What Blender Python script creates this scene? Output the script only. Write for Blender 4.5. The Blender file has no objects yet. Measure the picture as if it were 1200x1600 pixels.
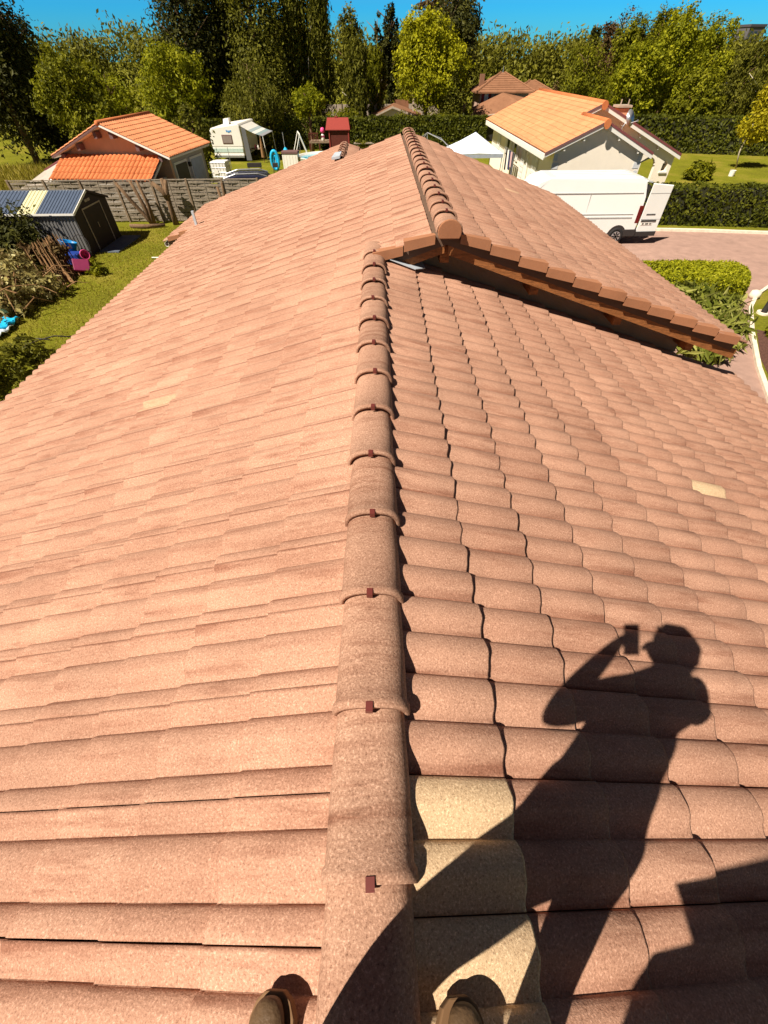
import bpy, math, random
import numpy as np
from mathutils import Vector, Matrix
R_ = math.radians
SC = bpy.context.scene
COL = SC.collection

# ------------------------------------------------------------ camera
CAM = np.array([0.0, 0.0, 6.0])
FPX, PITCH, YAW, ROLL = 627.77, R_(48.594), R_(.402), R_(-.438)
def cam_rows():
    cy, sy, cp, sp = math.cos(YAW), math.sin(YAW), math.cos(PITCH), math.sin(PITCH)
    F = np.array([sy*cp, cy*cp, -sp]); X = np.array([cy, -sy, 0]); U = np.cross(X, F)
    c, s = math.cos(ROLL), math.sin(ROLL)
    return np.array([c*X+s*U, -s*X+c*U, F])
CM = cam_rows()
cam_d = bpy.data.cameras.new("camera"); cam = bpy.data.objects.new("camera", cam_d); COL.objects.link(cam)
cam_d.sensor_fit = 'VERTICAL'; cam_d.sensor_height = 36.0; cam_d.lens = 36.0*FPX/1600.0
cam_d.clip_start = .02; cam_d.clip_end = 3000
m = Matrix(((CM[0][0], CM[1][0], -CM[2][0], CAM[0]), (CM[0][1], CM[1][1], -CM[2][1], CAM[1]),
            (CM[0][2], CM[1][2], -CM[2][2], CAM[2]), (0, 0, 0, 1)))
cam.matrix_world = m
SC.camera = cam
def ray(x, y):
    d = CM.T @ np.array([(x-600)/FPX, -(y-800)/FPX, 1.0]); return d/np.linalg.norm(d)
def hit(x, y, n, d0):
    r = ray(x, y); return CAM + r*((d0-np.dot(n, CAM))/np.dot(n, r))
def G(x, y, z=0.0): return hit(x, y, np.array([0, 0, 1.0]), z)      # a ground point seen at a place in the photo
def AT(x, y, Y): return hit(x, y, np.array([0, 1.0, 0]), Y)

# ------------------------------------------------------------ light
SKYLOW = (.10, .84, 1.6, 1)
SUN = ray(990, 980)
sun_el = math.asin(-SUN[2]); sun_az = math.atan2(-SUN[0], -SUN[1])
w = bpy.data.worlds.new("World"); SC.world = w; w.use_nodes = True
nt = w.node_tree; nt.nodes.clear()
sky = nt.nodes.new('ShaderNodeTexSky'); sky.sky_type = 'NISHITA'; sky.sun_disc = False
sky.sun_elevation = sun_el; sky.sun_rotation = sun_az % (2*math.pi)
sky.air_density = 1.0; sky.dust_density = .3; sky.ozone_density = 2.5
# bluer tint low down; overhead sky dimmed and warmed to deepen the shadows
tcw = nt.nodes.new('ShaderNodeTexCoord'); sx = nt.nodes.new('ShaderNodeSeparateXYZ'); nt.links.new(tcw.outputs['Generated'], sx.inputs[0])
rw = nt.nodes.new('ShaderNodeValToRGB'); rw.color_ramp.elements[0].position = .05; rw.color_ramp.elements[0].color = SKYLOW
e0 = rw.color_ramp.elements.new(0.0); e0.color = (.20, .92, 1.45, 1)
rw.color_ramp.elements[2].position = .22; rw.color_ramp.elements[2].color = (.55, .31, .24, 1); nt.links.new(sx.outputs['Z'], rw.inputs[0])
hs = nt.nodes.new('ShaderNodeMix'); hs.data_type = 'RGBA'; hs.blend_type = 'MULTIPLY'; hs.inputs[0].default_value = 1
bg = nt.nodes.new('ShaderNodeBackground'); bg.inputs['Strength'].default_value = .05
wo = nt.nodes.new('ShaderNodeOutputWorld')
nt.links.new(sky.outputs[0], hs.inputs[6]); nt.links.new(rw.outputs[0], hs.inputs[7]); nt.links.new(hs.outputs[2], bg.inputs[0]); nt.links.new(bg.outputs[0], wo.inputs[0])
sl = bpy.data.lights.new("sun", 'SUN'); sl.energy = 5.0; sl.angle = R_(.5); sl.color = (1, .92, .80)
so = bpy.data.objects.new("sun", sl); COL.objects.link(so)
so.rotation_euler = Vector(SUN).to_track_quat('-Z', 'Y').to_euler(); so.location = (-30, -20, 40)
SC.view_settings.view_transform = 'Standard'; SC.view_settings.look = 'None'
SC.view_settings.exposure = 0.78; SC.view_settings.gamma = 1.0; SC.view_settings.use_curve_mapping = False

# ------------------------------------------------------------ materials
def nmat(name):
    M = bpy.data.materials.new(name); M.use_nodes = True
    nt = M.node_tree; b = nt.nodes['Principled BSDF']; return M, nt, b
def N(nt, t, **k):
    n = nt.nodes.new(t)
    for a, v in k.items():
        if a in n.inputs.keys(): n.inputs[a].default_value = v
        else: setattr(n, a, v)
    return n
def ramp(nt, stops, fac):
    r = nt.nodes.new('ShaderNodeValToRGB'); e = r.color_ramp.elements
    while len(e) < len(stops): e.new(.5)
    for i, (p, c) in enumerate(stops):
        e[i].position = p; e[i].color = (*c, 1) if len(c) == 3 else c
    nt.links.new(fac, r.inputs[0]); return r
def mixc(nt, a, b, f, mode='MIX'):
    x = nt.nodes.new('ShaderNodeMix'); x.data_type = 'RGBA'; x.blend_type = mode
    for v, i in ((f, 0), (a, 6), (b, 7)):
        if hasattr(v, 'is_linked') or hasattr(v, 'links'): nt.links.new(v, x.inputs[i])
        elif i == 0: x.inputs[i].default_value = v
        else: x.inputs[i].default_value = (*v, 1)
    return x.outputs[2]
def pmat(name, base, var=.12, scale=4, rough=.75, bump=0, bscale=60, spec=.3, metal=0, stretch=(1, 1, 1), coat=0, dirt=0):
    M, nt, b = nmat(name)
    tc = N(nt, 'ShaderNodeTexCoord'); mp = N(nt, 'ShaderNodeMapping'); mp.inputs['Scale'].default_value = stretch
    nt.links.new(tc.outputs['Object'], mp.inputs[0])
    n1 = N(nt, 'ShaderNodeTexNoise', Scale=scale, Detail=6, Roughness=.65); nt.links.new(mp.outputs[0], n1.inputs[0])
    lo = tuple(c*(1-var) for c in base); hi = tuple(min(1, c*(1+var)) for c in base)
    r = ramp(nt, [(.3, lo), (.7, hi)], n1.outputs[0]); c = r.outputs[0]
    if dirt:
        n3 = N(nt, 'ShaderNodeTexNoise', Scale=scale*.35, Detail=8, Roughness=.75); nt.links.new(tc.outputs['Object'], n3.inputs[0])
        r3 = ramp(nt, [(.5, (0, 0, 0)), (.72, (1, 1, 1))], n3.outputs[0])
        mm = N(nt, 'ShaderNodeMath', operation='MULTIPLY'); nt.links.new(r3.outputs[0], mm.inputs[0]); mm.inputs[1].default_value = dirt
        c = mixc(nt, c, tuple(x*.35 for x in base), mm.outputs[0])
    nt.links.new(c, b.inputs['Base Color'])
    b.inputs['Roughness'].default_value = rough; b.inputs['Metallic'].default_value = metal
    b.inputs['Specular IOR Level'].default_value = spec
    if coat: b.inputs['Coat Weight'].default_value = coat; b.inputs['Coat Roughness'].default_value = .08
    if bump:
        n2 = N(nt, 'ShaderNodeTexNoise', Scale=bscale, Detail=4); nt.links.new(mp.outputs[0], n2.inputs[0])
        bp = N(nt, 'ShaderNodeBump', Strength=bump, Distance=.02); nt.links.new(n2.outputs[0], bp.inputs['Height'])
        nt.links.new(bp.outputs[0], b.inputs['Normal'])
    return M
def tile_mat(name, base, grain=1.0, stain=1.0, gscale=150, smooth=False):
    M, nt, b = nmat(name)
    tc = N(nt, 'ShaderNodeTexCoord'); P = tc.outputs['Object']
    at = N(nt, 'ShaderNodeAttribute', attribute_name='tv')
    sep = N(nt, 'ShaderNodeSeparateColor'); nt.links.new(at.outputs['Color'], sep.inputs[0])
    nb = N(nt, 'ShaderNodeTexNoise', Scale=1.3, Detail=5, Roughness=.6); nt.links.new(P, nb.inputs[0])
    c = ramp(nt, [(.3, tuple(x*.84 for x in base)), (.7, tuple(x*1.1 for x in base))], nb.outputs[0]).outputs[0]
    # each tile a little lighter or darker than the next
    tvr = ramp(nt, [(0, (.93, .91, .90)), (1, (1.04, 1.05, 1.05))], sep.outputs[0]).outputs[0]
    c = mixc(nt, c, tvr, 1.0, 'MULTIPLY')
    # weathering streaks that run down the tile rolls
    mp = N(nt, 'ShaderNodeMapping'); mp.inputs['Scale'].default_value = (2.6, 22, 2.6); nt.links.new(P, mp.inputs[0])
    ns = N(nt, 'ShaderNodeTexNoise', Scale=1.0, Detail=7, Roughness=.7); nt.links.new(mp.outputs[0], ns.inputs[0])
    rs = ramp(nt, [(.47, (0, 0, 0)), (.68, (1, 1, 1))], ns.outputs[0])
    nq = N(nt, 'ShaderNodeTexNoise', Scale=2.4, Detail=4); nt.links.new(P, nq.inputs[0])
    rq = ramp(nt, [(.38, (0, 0, 0)), (.62, (1, 1, 1))], nq.outputs[0])
    mm = N(nt, 'ShaderNodeMath', operation='MULTIPLY'); nt.links.new(rs.outputs[0], mm.inputs[0]); nt.links.new(rq.outputs[0], mm.inputs[1])
    m2 = N(nt, 'ShaderNodeMath', operation='MULTIPLY'); nt.links.new(mm.outputs[0], m2.inputs[0]); m2.inputs[1].default_value = .75*stain
    c = mixc(nt, c, (base[0]*.52, base[1]*.40, base[2]*.36), m2.outputs[0])
    # dirt beside each roll, with crease and lap-gap shade painted in (third channel)
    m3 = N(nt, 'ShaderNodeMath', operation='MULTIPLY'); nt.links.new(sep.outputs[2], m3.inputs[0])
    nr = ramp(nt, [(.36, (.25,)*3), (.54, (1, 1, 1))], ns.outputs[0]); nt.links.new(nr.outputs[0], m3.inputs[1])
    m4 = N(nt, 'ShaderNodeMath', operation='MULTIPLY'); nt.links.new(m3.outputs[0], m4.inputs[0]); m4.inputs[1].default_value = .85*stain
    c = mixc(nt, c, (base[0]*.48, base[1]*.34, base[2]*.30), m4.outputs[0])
    # pale replacement tiles
    c = mixc(nt, c, (.60, .42, .25), sep.outputs[1])
    # sand grains
    ng = N(nt, 'ShaderNodeTexNoise', Scale=gscale, Detail=3, Roughness=.8); nt.links.new(P, ng.inputs[0])
    rg = ramp(nt, [(.3, (.36, .29, .26)), (.43, (.84, .81, .79)), (.56, (1, 1, 1)), (.68, (1.7, 1.8, 1.9))], ng.outputs[0])
    c = mixc(nt, c, rg.outputs[0], .8*grain, 'MULTIPLY')
    vo = N(nt, 'ShaderNodeTexVoronoi', Scale=gscale*.35); nt.links.new(P, vo.inputs[0])
    rv = ramp(nt, [(.0, (1, 1, 1)), (.1, (1, 1, 1)), (.16, (0, 0, 0))], vo.outputs['Distance'])
    m5 = N(nt, 'ShaderNodeMath', operation='MULTIPLY'); nt.links.new(rv.outputs[0], m5.inputs[0]); m5.inputs[1].default_value = .38*grain
    c = mixc(nt, c, (base[0]*.35, base[1]*.3, base[2]*.3), m5.outputs[0])
    nt.links.new(c, b.inputs['Base Color'])
    b.inputs['Roughness'].default_value = .9; b.inputs['Specular IOR Level'].default_value = .15
    bp = N(nt, 'ShaderNodeBump', Strength=.55*grain, Distance=.004); nt.links.new(ng.outputs[0], bp.inputs['Height'])
    nt.links.new(bp.outputs[0], b.inputs['Normal'])
    return M
def leaf_mat(name, a, bcol, c=None, trans=.35):
    M, nt, b = nmat(name); nt.nodes.remove(b); out = nt.nodes['Material Output']
    at = N(nt, 'ShaderNodeAttribute', attribute_name='tv'); sep = N(nt, 'ShaderNodeSeparateColor'); nt.links.new(at.outputs['Color'], sep.inputs[0])
    st = [(0, a), (1, bcol)] if c is None else [(0, a), (.6, bcol), (1, c)]
    r = ramp(nt, st, sep.outputs[0])
    d = N(nt, 'ShaderNodeBsdfPrincipled'); nt.links.new(r.outputs[0], d.inputs['Base Color']); d.inputs['Roughness'].default_value = .55
    d.inputs['Specular IOR Level'].default_value = .12
    t = N(nt, 'ShaderNodeBsdfTranslucent'); nt.links.new(r.outputs[0], t.inputs[0])
    mx = N(nt, 'ShaderNodeMixShader'); mx.inputs[0].default_value = trans
    nt.links.new(d.outputs[0], mx.inputs[1]); nt.links.new(t.outputs[0], mx.inputs[2]); nt.links.new(mx.outputs[0], out.inputs[0])
    return M

TB = (.45, .250, .168)
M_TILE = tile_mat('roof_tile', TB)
M_RIDGE = tile_mat('ridge_tile', (.41, .235, .158), grain=1.15, stain=1.4, gscale=130)
M_VERGE = tile_mat('verge_tile', (.37, .165, .085), grain=.35, stain=.4)
M_CLIP = pmat('clip_metal', (.13, .028, .022), rough=.35, spec=.5)
M_WOOD = pmat('old_wood', (.27, .10, .03), var=.45, scale=9, rough=.7, stretch=(1, 1, 6), bump=.3, dirt=.5)
M_STUC = pmat('stucco', (.30, .19, .12), var=.1, scale=3, rough=.95, bump=.4, bscale=90)
M_CREAM = pmat('cream_render', (.88, .78, .64), var=.05, scale=1.2, rough=.95, bump=.25, bscale=60)
M_PINK = pmat('pink_render', (.62, .36, .22), var=.1, scale=1.5, rough=.95)
M_GREYR = pmat('grey_render', (.42, .38, .33), var=.1, scale=2, rough=.95)
M_WHITE = pmat('white_paint', (.8, .76, .68), var=.04, scale=3, rough=.5)
M_VAN = pmat('van_paint', (.8, .8, .76), var=.02, scale=1, rough=.35, spec=.5, coat=.5)
M_BLACKP = pmat('black_plastic', (.035, .03, .028), rough=.5)
M_RUB = pmat('rubber', (.02, .018, .018), rough=.85)
M_GLASS = pmat('dark_glass', (.03, .035, .04), rough=.08, spec=.6)
M_METAL = pmat('grey_metal', (.45, .45, .46), rough=.35, metal=.7)
M_ZINC = pmat('zinc', (.55, .6, .65), rough=.5, metal=.3)
M_ORANGE = tile_mat('orange_tile', (.68, .27, .125), grain=.3, stain=.3, gscale=40)
M_ORANGE2 = tile_mat('orange_tile_deep', (.58, .19, .07), grain=.3, stain=.5, gscale=40)
M_BROWNT = tile_mat('brown_tile', (.27, .13, .07), grain=.3, stain=.8, gscale=30)
M_PURPLE = pmat('purple_trim', (.20, .06, .06), rough=.7)
M_TAUPE = pmat('taupe_trim', (.16, .085, .08), rough=.7)
M_SHEDR = pmat('shed_blue_grey', (.075, .10, .15), rough=.45, spec=.4)
M_SHEDW = pmat('shed_wall', (.10, .09, .085), rough=.6)
M_SHEDD = pmat('shed_dark', (.022, .011, .009), rough=.6)
M_SKYL = pmat('translucent_sheet', (.62, .58, .34), rough=.6, dirt=.3)
M_FENCE = pmat('fence_wood', (.27, .22, .165), var=.5, scale=7, rough=.9, stretch=(1, 1, 8), dirt=.3)
M_FENCED = pmat('fence_wood_aged', (.24, .17, .11), var=.4, scale=7, rough=.9, stretch=(1, 1, 8), dirt=.3)
M_BARK = pmat('bark', (.16, .095, .05), var=.5, scale=14, rough=.95, stretch=(1, 1, .3), bump=.8, bscale=25)
M_BIRCH = pmat('pale_bark', (.5, .43, .33), var=.4, scale=12, rough=.9)
M_BLUE = pmat('blue_plastic', (.01, .22, .55), rough=.35)
M_PINKP = pmat('pink_plastic', (.75, .08, .25), rough=.4)
M_MAG = pmat('magenta_plastic', (.22, .015, .07), rough=.5)
M_CYAN = pmat('cyan_tarp', (.02, .42, .72), rough=.4)
M_REDR = pmat('red_shingle', (.26, .04, .03), var=.2, scale=20, rough=.9)
M_REDW = pmat('red_wood', (.10, .02, .012), var=.2, scale=8, rough=.8)
M_TENT = pmat('tent_cloth', (.68, .74, .84), var=.02, rough=.8)
M_IBC = pmat('ibc_plastic', (.78, .76, .7), rough=.4)
M_BROOM = pmat('black_fabric', (.03, .028, .035), rough=.9)
M_BOOT = pmat('boot_leather', (.10, .058, .028), var=.25, scale=20, rough=.55, bump=.2, bscale=90)
M_SOLE = pmat('boot_sole', (.17, .09, .04), rough=.8)
M_SKIN = pmat('skin', (.5, .27, .17), rough=.6)
M_SHIRT = pmat('shirt', (.05, .06, .09), rough=.9)
M_JEANS = pmat('jeans', (.04, .055, .1), rough=.9)
M_HAIR = pmat('hair', (.03, .018, .01), rough=.8)
M_STRAW = pmat('dry_stems', (.24, .13, .055), var=.4, scale=8, rough=.95)
M_CONC = pmat('concrete', (.42, .33, .25), var=.2, scale=2, rough=.95, dirt=.4)
M_TOWER = pmat('tower_concrete', (.11, .10, .11), var=.15, scale=.3, rough=.95)

# ------------------------------------------------------------ mesh helpers
def setp(o, label=None, cat=None, group=None, kind=None):
    if label: o['label'] = label
    if cat: o['category'] = cat
    if group: o['group'] = group
    if kind: o['kind'] = kind
    return o
def thing(name, label, cat, loc=(0, 0, 0), rz=0, group=None):
    o = bpy.data.objects.new(name, None); COL.objects.link(o); o.location = loc; o.rotation_euler = (0, 0, rz)
    o.empty_display_size = .2
    return setp(o, label, cat, group)
def nobj(name, V, F, mat, parent=None, attr=None, smooth=False, mats=None, midx=None):
    me = bpy.data.meshes.new(name)
    V = np.asarray(V, dtype=np.float32)
    if isinstance(F, np.ndarray):
        n, k = F.shape
        me.vertices.add(len(V)); me.vertices.foreach_set('co', V.ravel())
        me.loops.add(n*k); me.loops.foreach_set('vertex_index', F.astype(np.int32).ravel())
        me.polygons.add(n); me.polygons.foreach_set('loop_start', np.arange(0, n*k, k, dtype=np.int32))
        me.polygons.foreach_set('loop_total', np.full(n, k, dtype=np.int32))
        me.update(calc_edges=True)
    else:
        me.from_pydata([tuple(map(float, v)) for v in V], [], F); me.update()
    if attr is not None:
        a = me.color_attributes.new('tv', 'FLOAT_COLOR', 'POINT')
        A = np.ones((len(V), 4), dtype=np.float32); A[:, :attr.shape[1]] = attr; a.data.foreach_set('color', A.ravel())
    for mt in (mats or [mat]): me.materials.append(mt)
    if midx is not None: me.polygons.foreach_set('material_index', np.asarray(midx, dtype=np.int32))
    me.polygons.foreach_set('use_smooth', np.full(len(me.polygons), bool(smooth)))
    o = bpy.data.objects.new(name, me); COL.objects.link(o)
    if parent: o.parent = parent
    return o
class MB:
    def __init__(s): s.v = []; s.f = []
    def add(s, V, F):
        k = len(s.v); s.v += [tuple(v) for v in V]; s.f += [tuple(i+k for i in f) for f in F]; return s
    def box(s, x0, x1, y0, y1, z0, z1, T=None):
        V = [(x, y, z) for z in (z0, z1) for y in (y0, y1) for x in (x0, x1)]
        if T: V = [T(v) for v in V]
        return s.add(V, [(0, 2, 3, 1), (4, 5, 7, 6), (0, 1, 5, 4), (2, 6, 7, 3), (0, 4, 6, 2), (1, 3, 7, 5)])
    def prism(s, poly, d):      # poly: coplanar 3-D points, d: extrusion vector
        n = len(poly); P = [np.array(p, float) for p in poly]; d = np.array(d, float)
        return s.add([tuple(p) for p in P]+[tuple(p+d) for p in P],
                     [tuple(range(n))[::-1], tuple(range(n, 2*n))]+[(i, (i+1) % n, n+(i+1) % n, n+i) for i in range(n)])
    def tube(s, pts, rad, seg=8, cap=True):
        pts = [np.array(p, float) for p in pts]
        if not hasattr(rad, '__len__'): rad = [rad]*len(pts)
        V = []; F = []; up = np.array([.13, .27, 1.0])
        for i, p in enumerate(pts):
            t = pts[min(i+1, len(pts)-1)]-pts[max(i-1, 0)]; t = t/(np.linalg.norm(t)+1e-9)
            a = np.cross(t, up); 
            if np.linalg.norm(a) < .2: a = np.cross(t, np.array([1.0, 0, 0]))
            a /= np.linalg.norm(a); b = np.cross(t, a)
            for k in range(seg):
                an = 2*math.pi*k/seg; V.append(p+rad[i]*(a*math.cos(an)+b*math.sin(an)))
        for i in range(len(pts)-1):
            for k in range(seg):
                F.append((i*seg+k, i*seg+(k+1) % seg, (i+1)*seg+(k+1) % seg, (i+1)*seg+k))
        if cap: F += [tuple(range(seg))[::-1], tuple(range((len(pts)-1)*seg, len(pts)*seg))]
        return s.add(V, F)
    def lathe(s, prof, cx=0, cy=0, seg=20, axis='z'):
        V = []; F = []
        for r, z in prof:
            for k in range(seg):
                a = 2*math.pi*k/seg
                V.append((cx+r*math.cos(a), cy+r*math.sin(a), z) if axis == 'z' else ((cx+r*math.cos(a), z, cy+r*math.sin(a)) if axis == 'y' else (z, cx+r*math.cos(a), cy+r*math.sin(a))))
        for i in range(len(prof)-1):
            for k in range(seg): F.append((i*seg+k, i*seg+(k+1) % seg, (i+1)*seg+(k+1) % seg, (i+1)*seg+k))
        F += [tuple(range(seg))[::-1], tuple(range((len(prof)-1)*seg, len(prof)*seg))]
        return s.add(V, F)
    def build(s, name, mat, parent=None, smooth=False, bevel=0):
        me = bpy.data.meshes.new(name); me.from_pydata([tuple(map(float, v)) for v in s.v], [], s.f); me.update()
        me.materials.append(mat)
        if smooth: me.polygons.foreach_set('use_smooth', np.ones(len(me.polygons), dtype=bool))
        o = bpy.data.objects.new(name, me); COL.objects.link(o)
        if parent: o.parent = parent
        if bevel:
            b = o.modifiers.new('bevel', 'BEVEL'); b.width = bevel; b.segments = 2; b.limit_method = 'ANGLE'
        return o
def box(name, mat, parent, *a, bevel=0, T=None): return MB().box(*a, T=T).build(name, mat, parent, bevel=bevel)

# ------------------------------------------------------------ ground, roads
def ground_mat():
    M, nt, b = nmat('grass_ground'); tc = N(nt, 'ShaderNodeTexCoord'); P = tc.outputs['Object']
    n1 = N(nt, 'ShaderNodeTexNoise', Scale=.35, Detail=6, Roughness=.65); nt.links.new(P, n1.inputs[0])
    n2 = N(nt, 'ShaderNodeTexNoise', Scale=9, Detail=8, Roughness=.8); nt.links.new(P, n2.inputs[0])
    c1 = ramp(nt, [(.32, (.135, .13, .014)), (.5, (.17, .17, .014)), (.7, (.27, .21, .04))], n1.outputs[0])
    c2 = ramp(nt, [(.3, (.45, .45, .4)), (.5, (.95, .95, .9)), (.7, (1.5, 1.45, 1.3))], n2.outputs[0])
    c = mixc(nt, c1.outputs[0], c2.outputs[0], .8, 'MULTIPLY'); nt.links.new(c, b.inputs['Base Color'])
    b.inputs['Roughness'].default_value = 1; b.inputs['Specular IOR Level'].default_value = .05
    bp = N(nt, 'ShaderNodeBump', Strength=.8, Distance=.05); nt.links.new(n2.outputs[0], bp.inputs['Height']); nt.links.new(bp.outputs[0], b.inputs['Normal'])
    return M
def sheet(name, pts, z, mat, kind='structure'):
    return setp(nobj(name, [(p[0], p[1], z) for p in pts], [tuple(range(len(pts)))], mat), kind=kind)
sheet('ground', [(-900, -300), (900, -300), (900, 1500), (-900, 1500)], 0, ground_mat())
M_ASPH = pmat('pink_asphalt', (.36, .225, .175), var=.16, scale=2.5, rough=.95, bump=.5, bscale=120, dirt=.25)
kerb = [G(860, 355)[:2], G(960, 359)[:2], G(1030, 361.5)[:2], G(1100, 363)[:2], G(1200, 366.5)[:2]]
kx = [k[0] for k in kerb]; ky = [k[1] for k in kerb]
kerbline = [(5, ky[0]+.1)]+[tuple(k) for k in kerb]+[(kx[-1]+12, ky[-1]-1.5), (70, ky[-1]-9)]
e1 = [tuple(G(x, y)[:2]) for x, y in ((1183, 640), (1180, 575), (1170, 520), (1168, 482), (1178, 462), (1200, 447))]
e1 = [(9.4, 7.0), (9.9, 8.6)]+e1[1:]
road = [(4.6, -12), (9.2, -12)]+e1+[(26, 20), (70, 12)]+kerbline[::-1][:-1]+[(4.6, ky[0]+.1)]
sheet('driveway', road, .004, M_ASPH)
def strip(name, line, wd, h, mat, kind='structure'):
    mb = MB(); L = [np.array([p[0], p[1], 0.0]) for p in line]
    V = []; F = []
    for i, p in enumerate(L):
        t = L[min(i+1, len(L)-1)]-L[max(i-1, 0)]; t /= np.linalg.norm(t); nn = np.array([-t[1], t[0], 0])
        for o_, z_ in ((0, -.02), (0, h), (wd, h), (wd, -.02)): V.append(p+nn*o_+np.array([0, 0, z_]))
    for i in range(len(L)-1):
        for k in range(3): F.append((i*4+k, i*4+k+1, i*4+5+k, i*4+4+k))
    F += [(0, 1, 2, 3), tuple(range(len(V)-4, len(V)))]
    return setp(nobj(name, V, F, mat), kind=kind)
M_KERB = pmat('kerb_stone', (.72, .62, .48), var=.15, scale=6, rough=.9, dirt=.3)
strip('kerb', kerbline, .2, .11, M_KERB)
strip('path_edging', e1[:-1]+[tuple(G(1200, 447)[:2]), tuple(G(1260, 415)[:2])], -.12, .08, M_KERB)
M_MULCH = pmat('mulch', (.10, .045, .03), var=.6, scale=22, rough=1, bump=1, bscale=40)
mul = [tuple(G(x, y)[:2]) for x, y in ((1188, 560), (1182, 515), (1205, 520), (1300, 560))]
sheet('mulch_bed', [(9.7, 7.0), (10.2, 8.4)]+mul+[(22, 7)], .006, M_MULCH)

# ------------------------------------------------------------ the house under the camera
S = 1.4; TA = math.tan(R_(17.63)); ca, sa = math.cos(math.atan(TA)), math.sin(math.atan(TA))
AX, AZ = -.05, 4.558           # apex line of the near ridge
house = thing('tiled_house', 'large house under pinkish concrete roof tiles, the one the photographer stands on', 'house')
X2, Z2 = .73, AZ+TA*(.73-AX)
X3 = -1.0; Z3 = AZ+TA*(X3-AX)
rng = np.random.default_rng(7)
PITCH_Y = .15*S/1.31; TW = 2*PITCH_Y; GA = .352
def prof_r(u):     # rises away from the viewer, drops steeply
    u = u % 1.0
    return np.where(u < .58, .5-.5*np.cos(np.pi*u/.58), np.sqrt(np.clip(1-((u-.58)/.42)**2, 0, 1)))
def prof_l(u): return prof_r(u)
def tile_field(name, ax, az, sg, y0, y1, smax, first, lap, crest, prof, clip=None, amp=.036, pale=None, seg=24, yend=None, label=None):
    Vs = []; Fs = []; As = []; base = 0
    nc = int(math.ceil((smax-first)/GA))+1
    for c in range(nc):
        sb = min(first+c*GA, smax+.05); st = max(sb-GA-.05, .0)
        if c and sb-(first+(c-1)*GA) < .05: continue
        k0 = int(math.floor((y0-lap)/TW)); k1 = int(math.ceil((y1-lap)/TW))
        for k in range(k0, k1):
            ya, yb = lap+k*TW, lap+(k+1)*TW
            ya, yb = max(ya, y0), min(yb, y1)
            if yb-ya < .03: continue
            if clip and not clip(sb, ya, yb): continue
            nseg = seg if yb > -2 and ya < 5 else max(10, seg//2+2)
            gp = .0022 if sg < 0 else .0018
            yy = np.linspace(ya+gp, yb-gp, nseg+1)
            # extra points where the rolls drop
            ex = crest+PITCH_Y*(np.floor((ya-crest)/PITCH_Y)+np.array([1, 1, 1, 1, 2, 2, 2, 2]))+np.array([-.012, -.005, -.0008, .0008]*2)
            ex = ex[(ex > ya+gp+.001) & (ex < yb-gp-.001)]
            if nseg == seg: yy = np.sort(np.concatenate([yy, ex]))
            else: yy = np.sort(np.concatenate([yy, ex[::2][:4]]))
            yy = np.concatenate([[yy[0]], yy, [yy[-1]]])
            jit = rng.normal(0, .0028); rot = rng.normal(0, .006); tl = rng.normal(0, .002); js = rng.normal(0, .003)
            hp = amp*(prof((yy-crest)/PITCH_Y)-.62)
            v = (yy-ya)/(yb-ya)
            hl = .008*v if sg < 0 else .004*(1-v)
            rows = [st, st+(sb-st)*.5, sb-.008, sb, sb]
            tt = [(s-st)/(sb-st) for s in rows]
            P = []; A = []
            r0 = rng.random(); pl = pale(sb, (ya+yb)/2) if pale else 0
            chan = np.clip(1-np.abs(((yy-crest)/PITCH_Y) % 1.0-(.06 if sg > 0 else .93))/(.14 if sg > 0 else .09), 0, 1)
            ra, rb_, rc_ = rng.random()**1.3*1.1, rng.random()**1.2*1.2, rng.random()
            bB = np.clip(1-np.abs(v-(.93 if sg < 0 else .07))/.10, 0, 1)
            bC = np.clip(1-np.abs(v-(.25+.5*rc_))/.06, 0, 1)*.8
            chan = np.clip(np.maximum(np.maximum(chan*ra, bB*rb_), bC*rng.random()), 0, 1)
            edge_ = (v > .97) if sg < 0 else (v < .03)  # lap edge coloured dark, standing in for the shaded gap
            pv = pl if pl >= 0 else -pl*(np.abs(v-.27) < .24)
            for q, (s, t) in enumerate(zip(rows, tt)):
                hh = hp+hl+jit-.012+(.024+tl)*t
                if q == 3: hh = hh-.003
                if q == 4: hh = hh-.030
                hh = hh.copy(); 
                if q < 4: hh[0] -= .018; hh[-1] -= .018
                ss = s+rot*(v-.5)*TW*2+js*t+(.002*np.sin(yy*91+c) if q >= 2 else 0)
                P.append(np.stack([ax+sg*(ss*ca+0)+sg*sa*hh, yy, az-ss*sa+ca*hh], 1))
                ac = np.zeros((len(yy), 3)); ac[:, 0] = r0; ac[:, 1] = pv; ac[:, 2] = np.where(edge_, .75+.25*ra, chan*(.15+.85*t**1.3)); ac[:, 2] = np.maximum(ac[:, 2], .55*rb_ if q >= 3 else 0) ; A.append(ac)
            nr, ncn = len(rows), len(yy)
            P = np.concatenate(P); A = np.concatenate(A)
            ii = np.arange(nr-1)[:, None]*ncn+np.arange(ncn-1)[None, :]; ii = ii.ravel()
            F = np.stack([ii, ii+1, ii+1+ncn, ii+ncn], 1) if sg < 0 else np.stack([ii, ii+ncn, ii+1+ncn, ii+1], 1)
            Vs.append(P); Fs.append(F+base); As.append(A); base += len(P)
    o = nobj(name, np.concatenate(Vs), np.concatenate(Fs), M_TILE, None, attr=np.concatenate(As), smooth=True)
    # sharp edges by angle
    return o
YV, YF, YF3 = 4.95, 13.35, 16.8     # verge front, far end of the upper roof, far end of the lower roof
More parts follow.
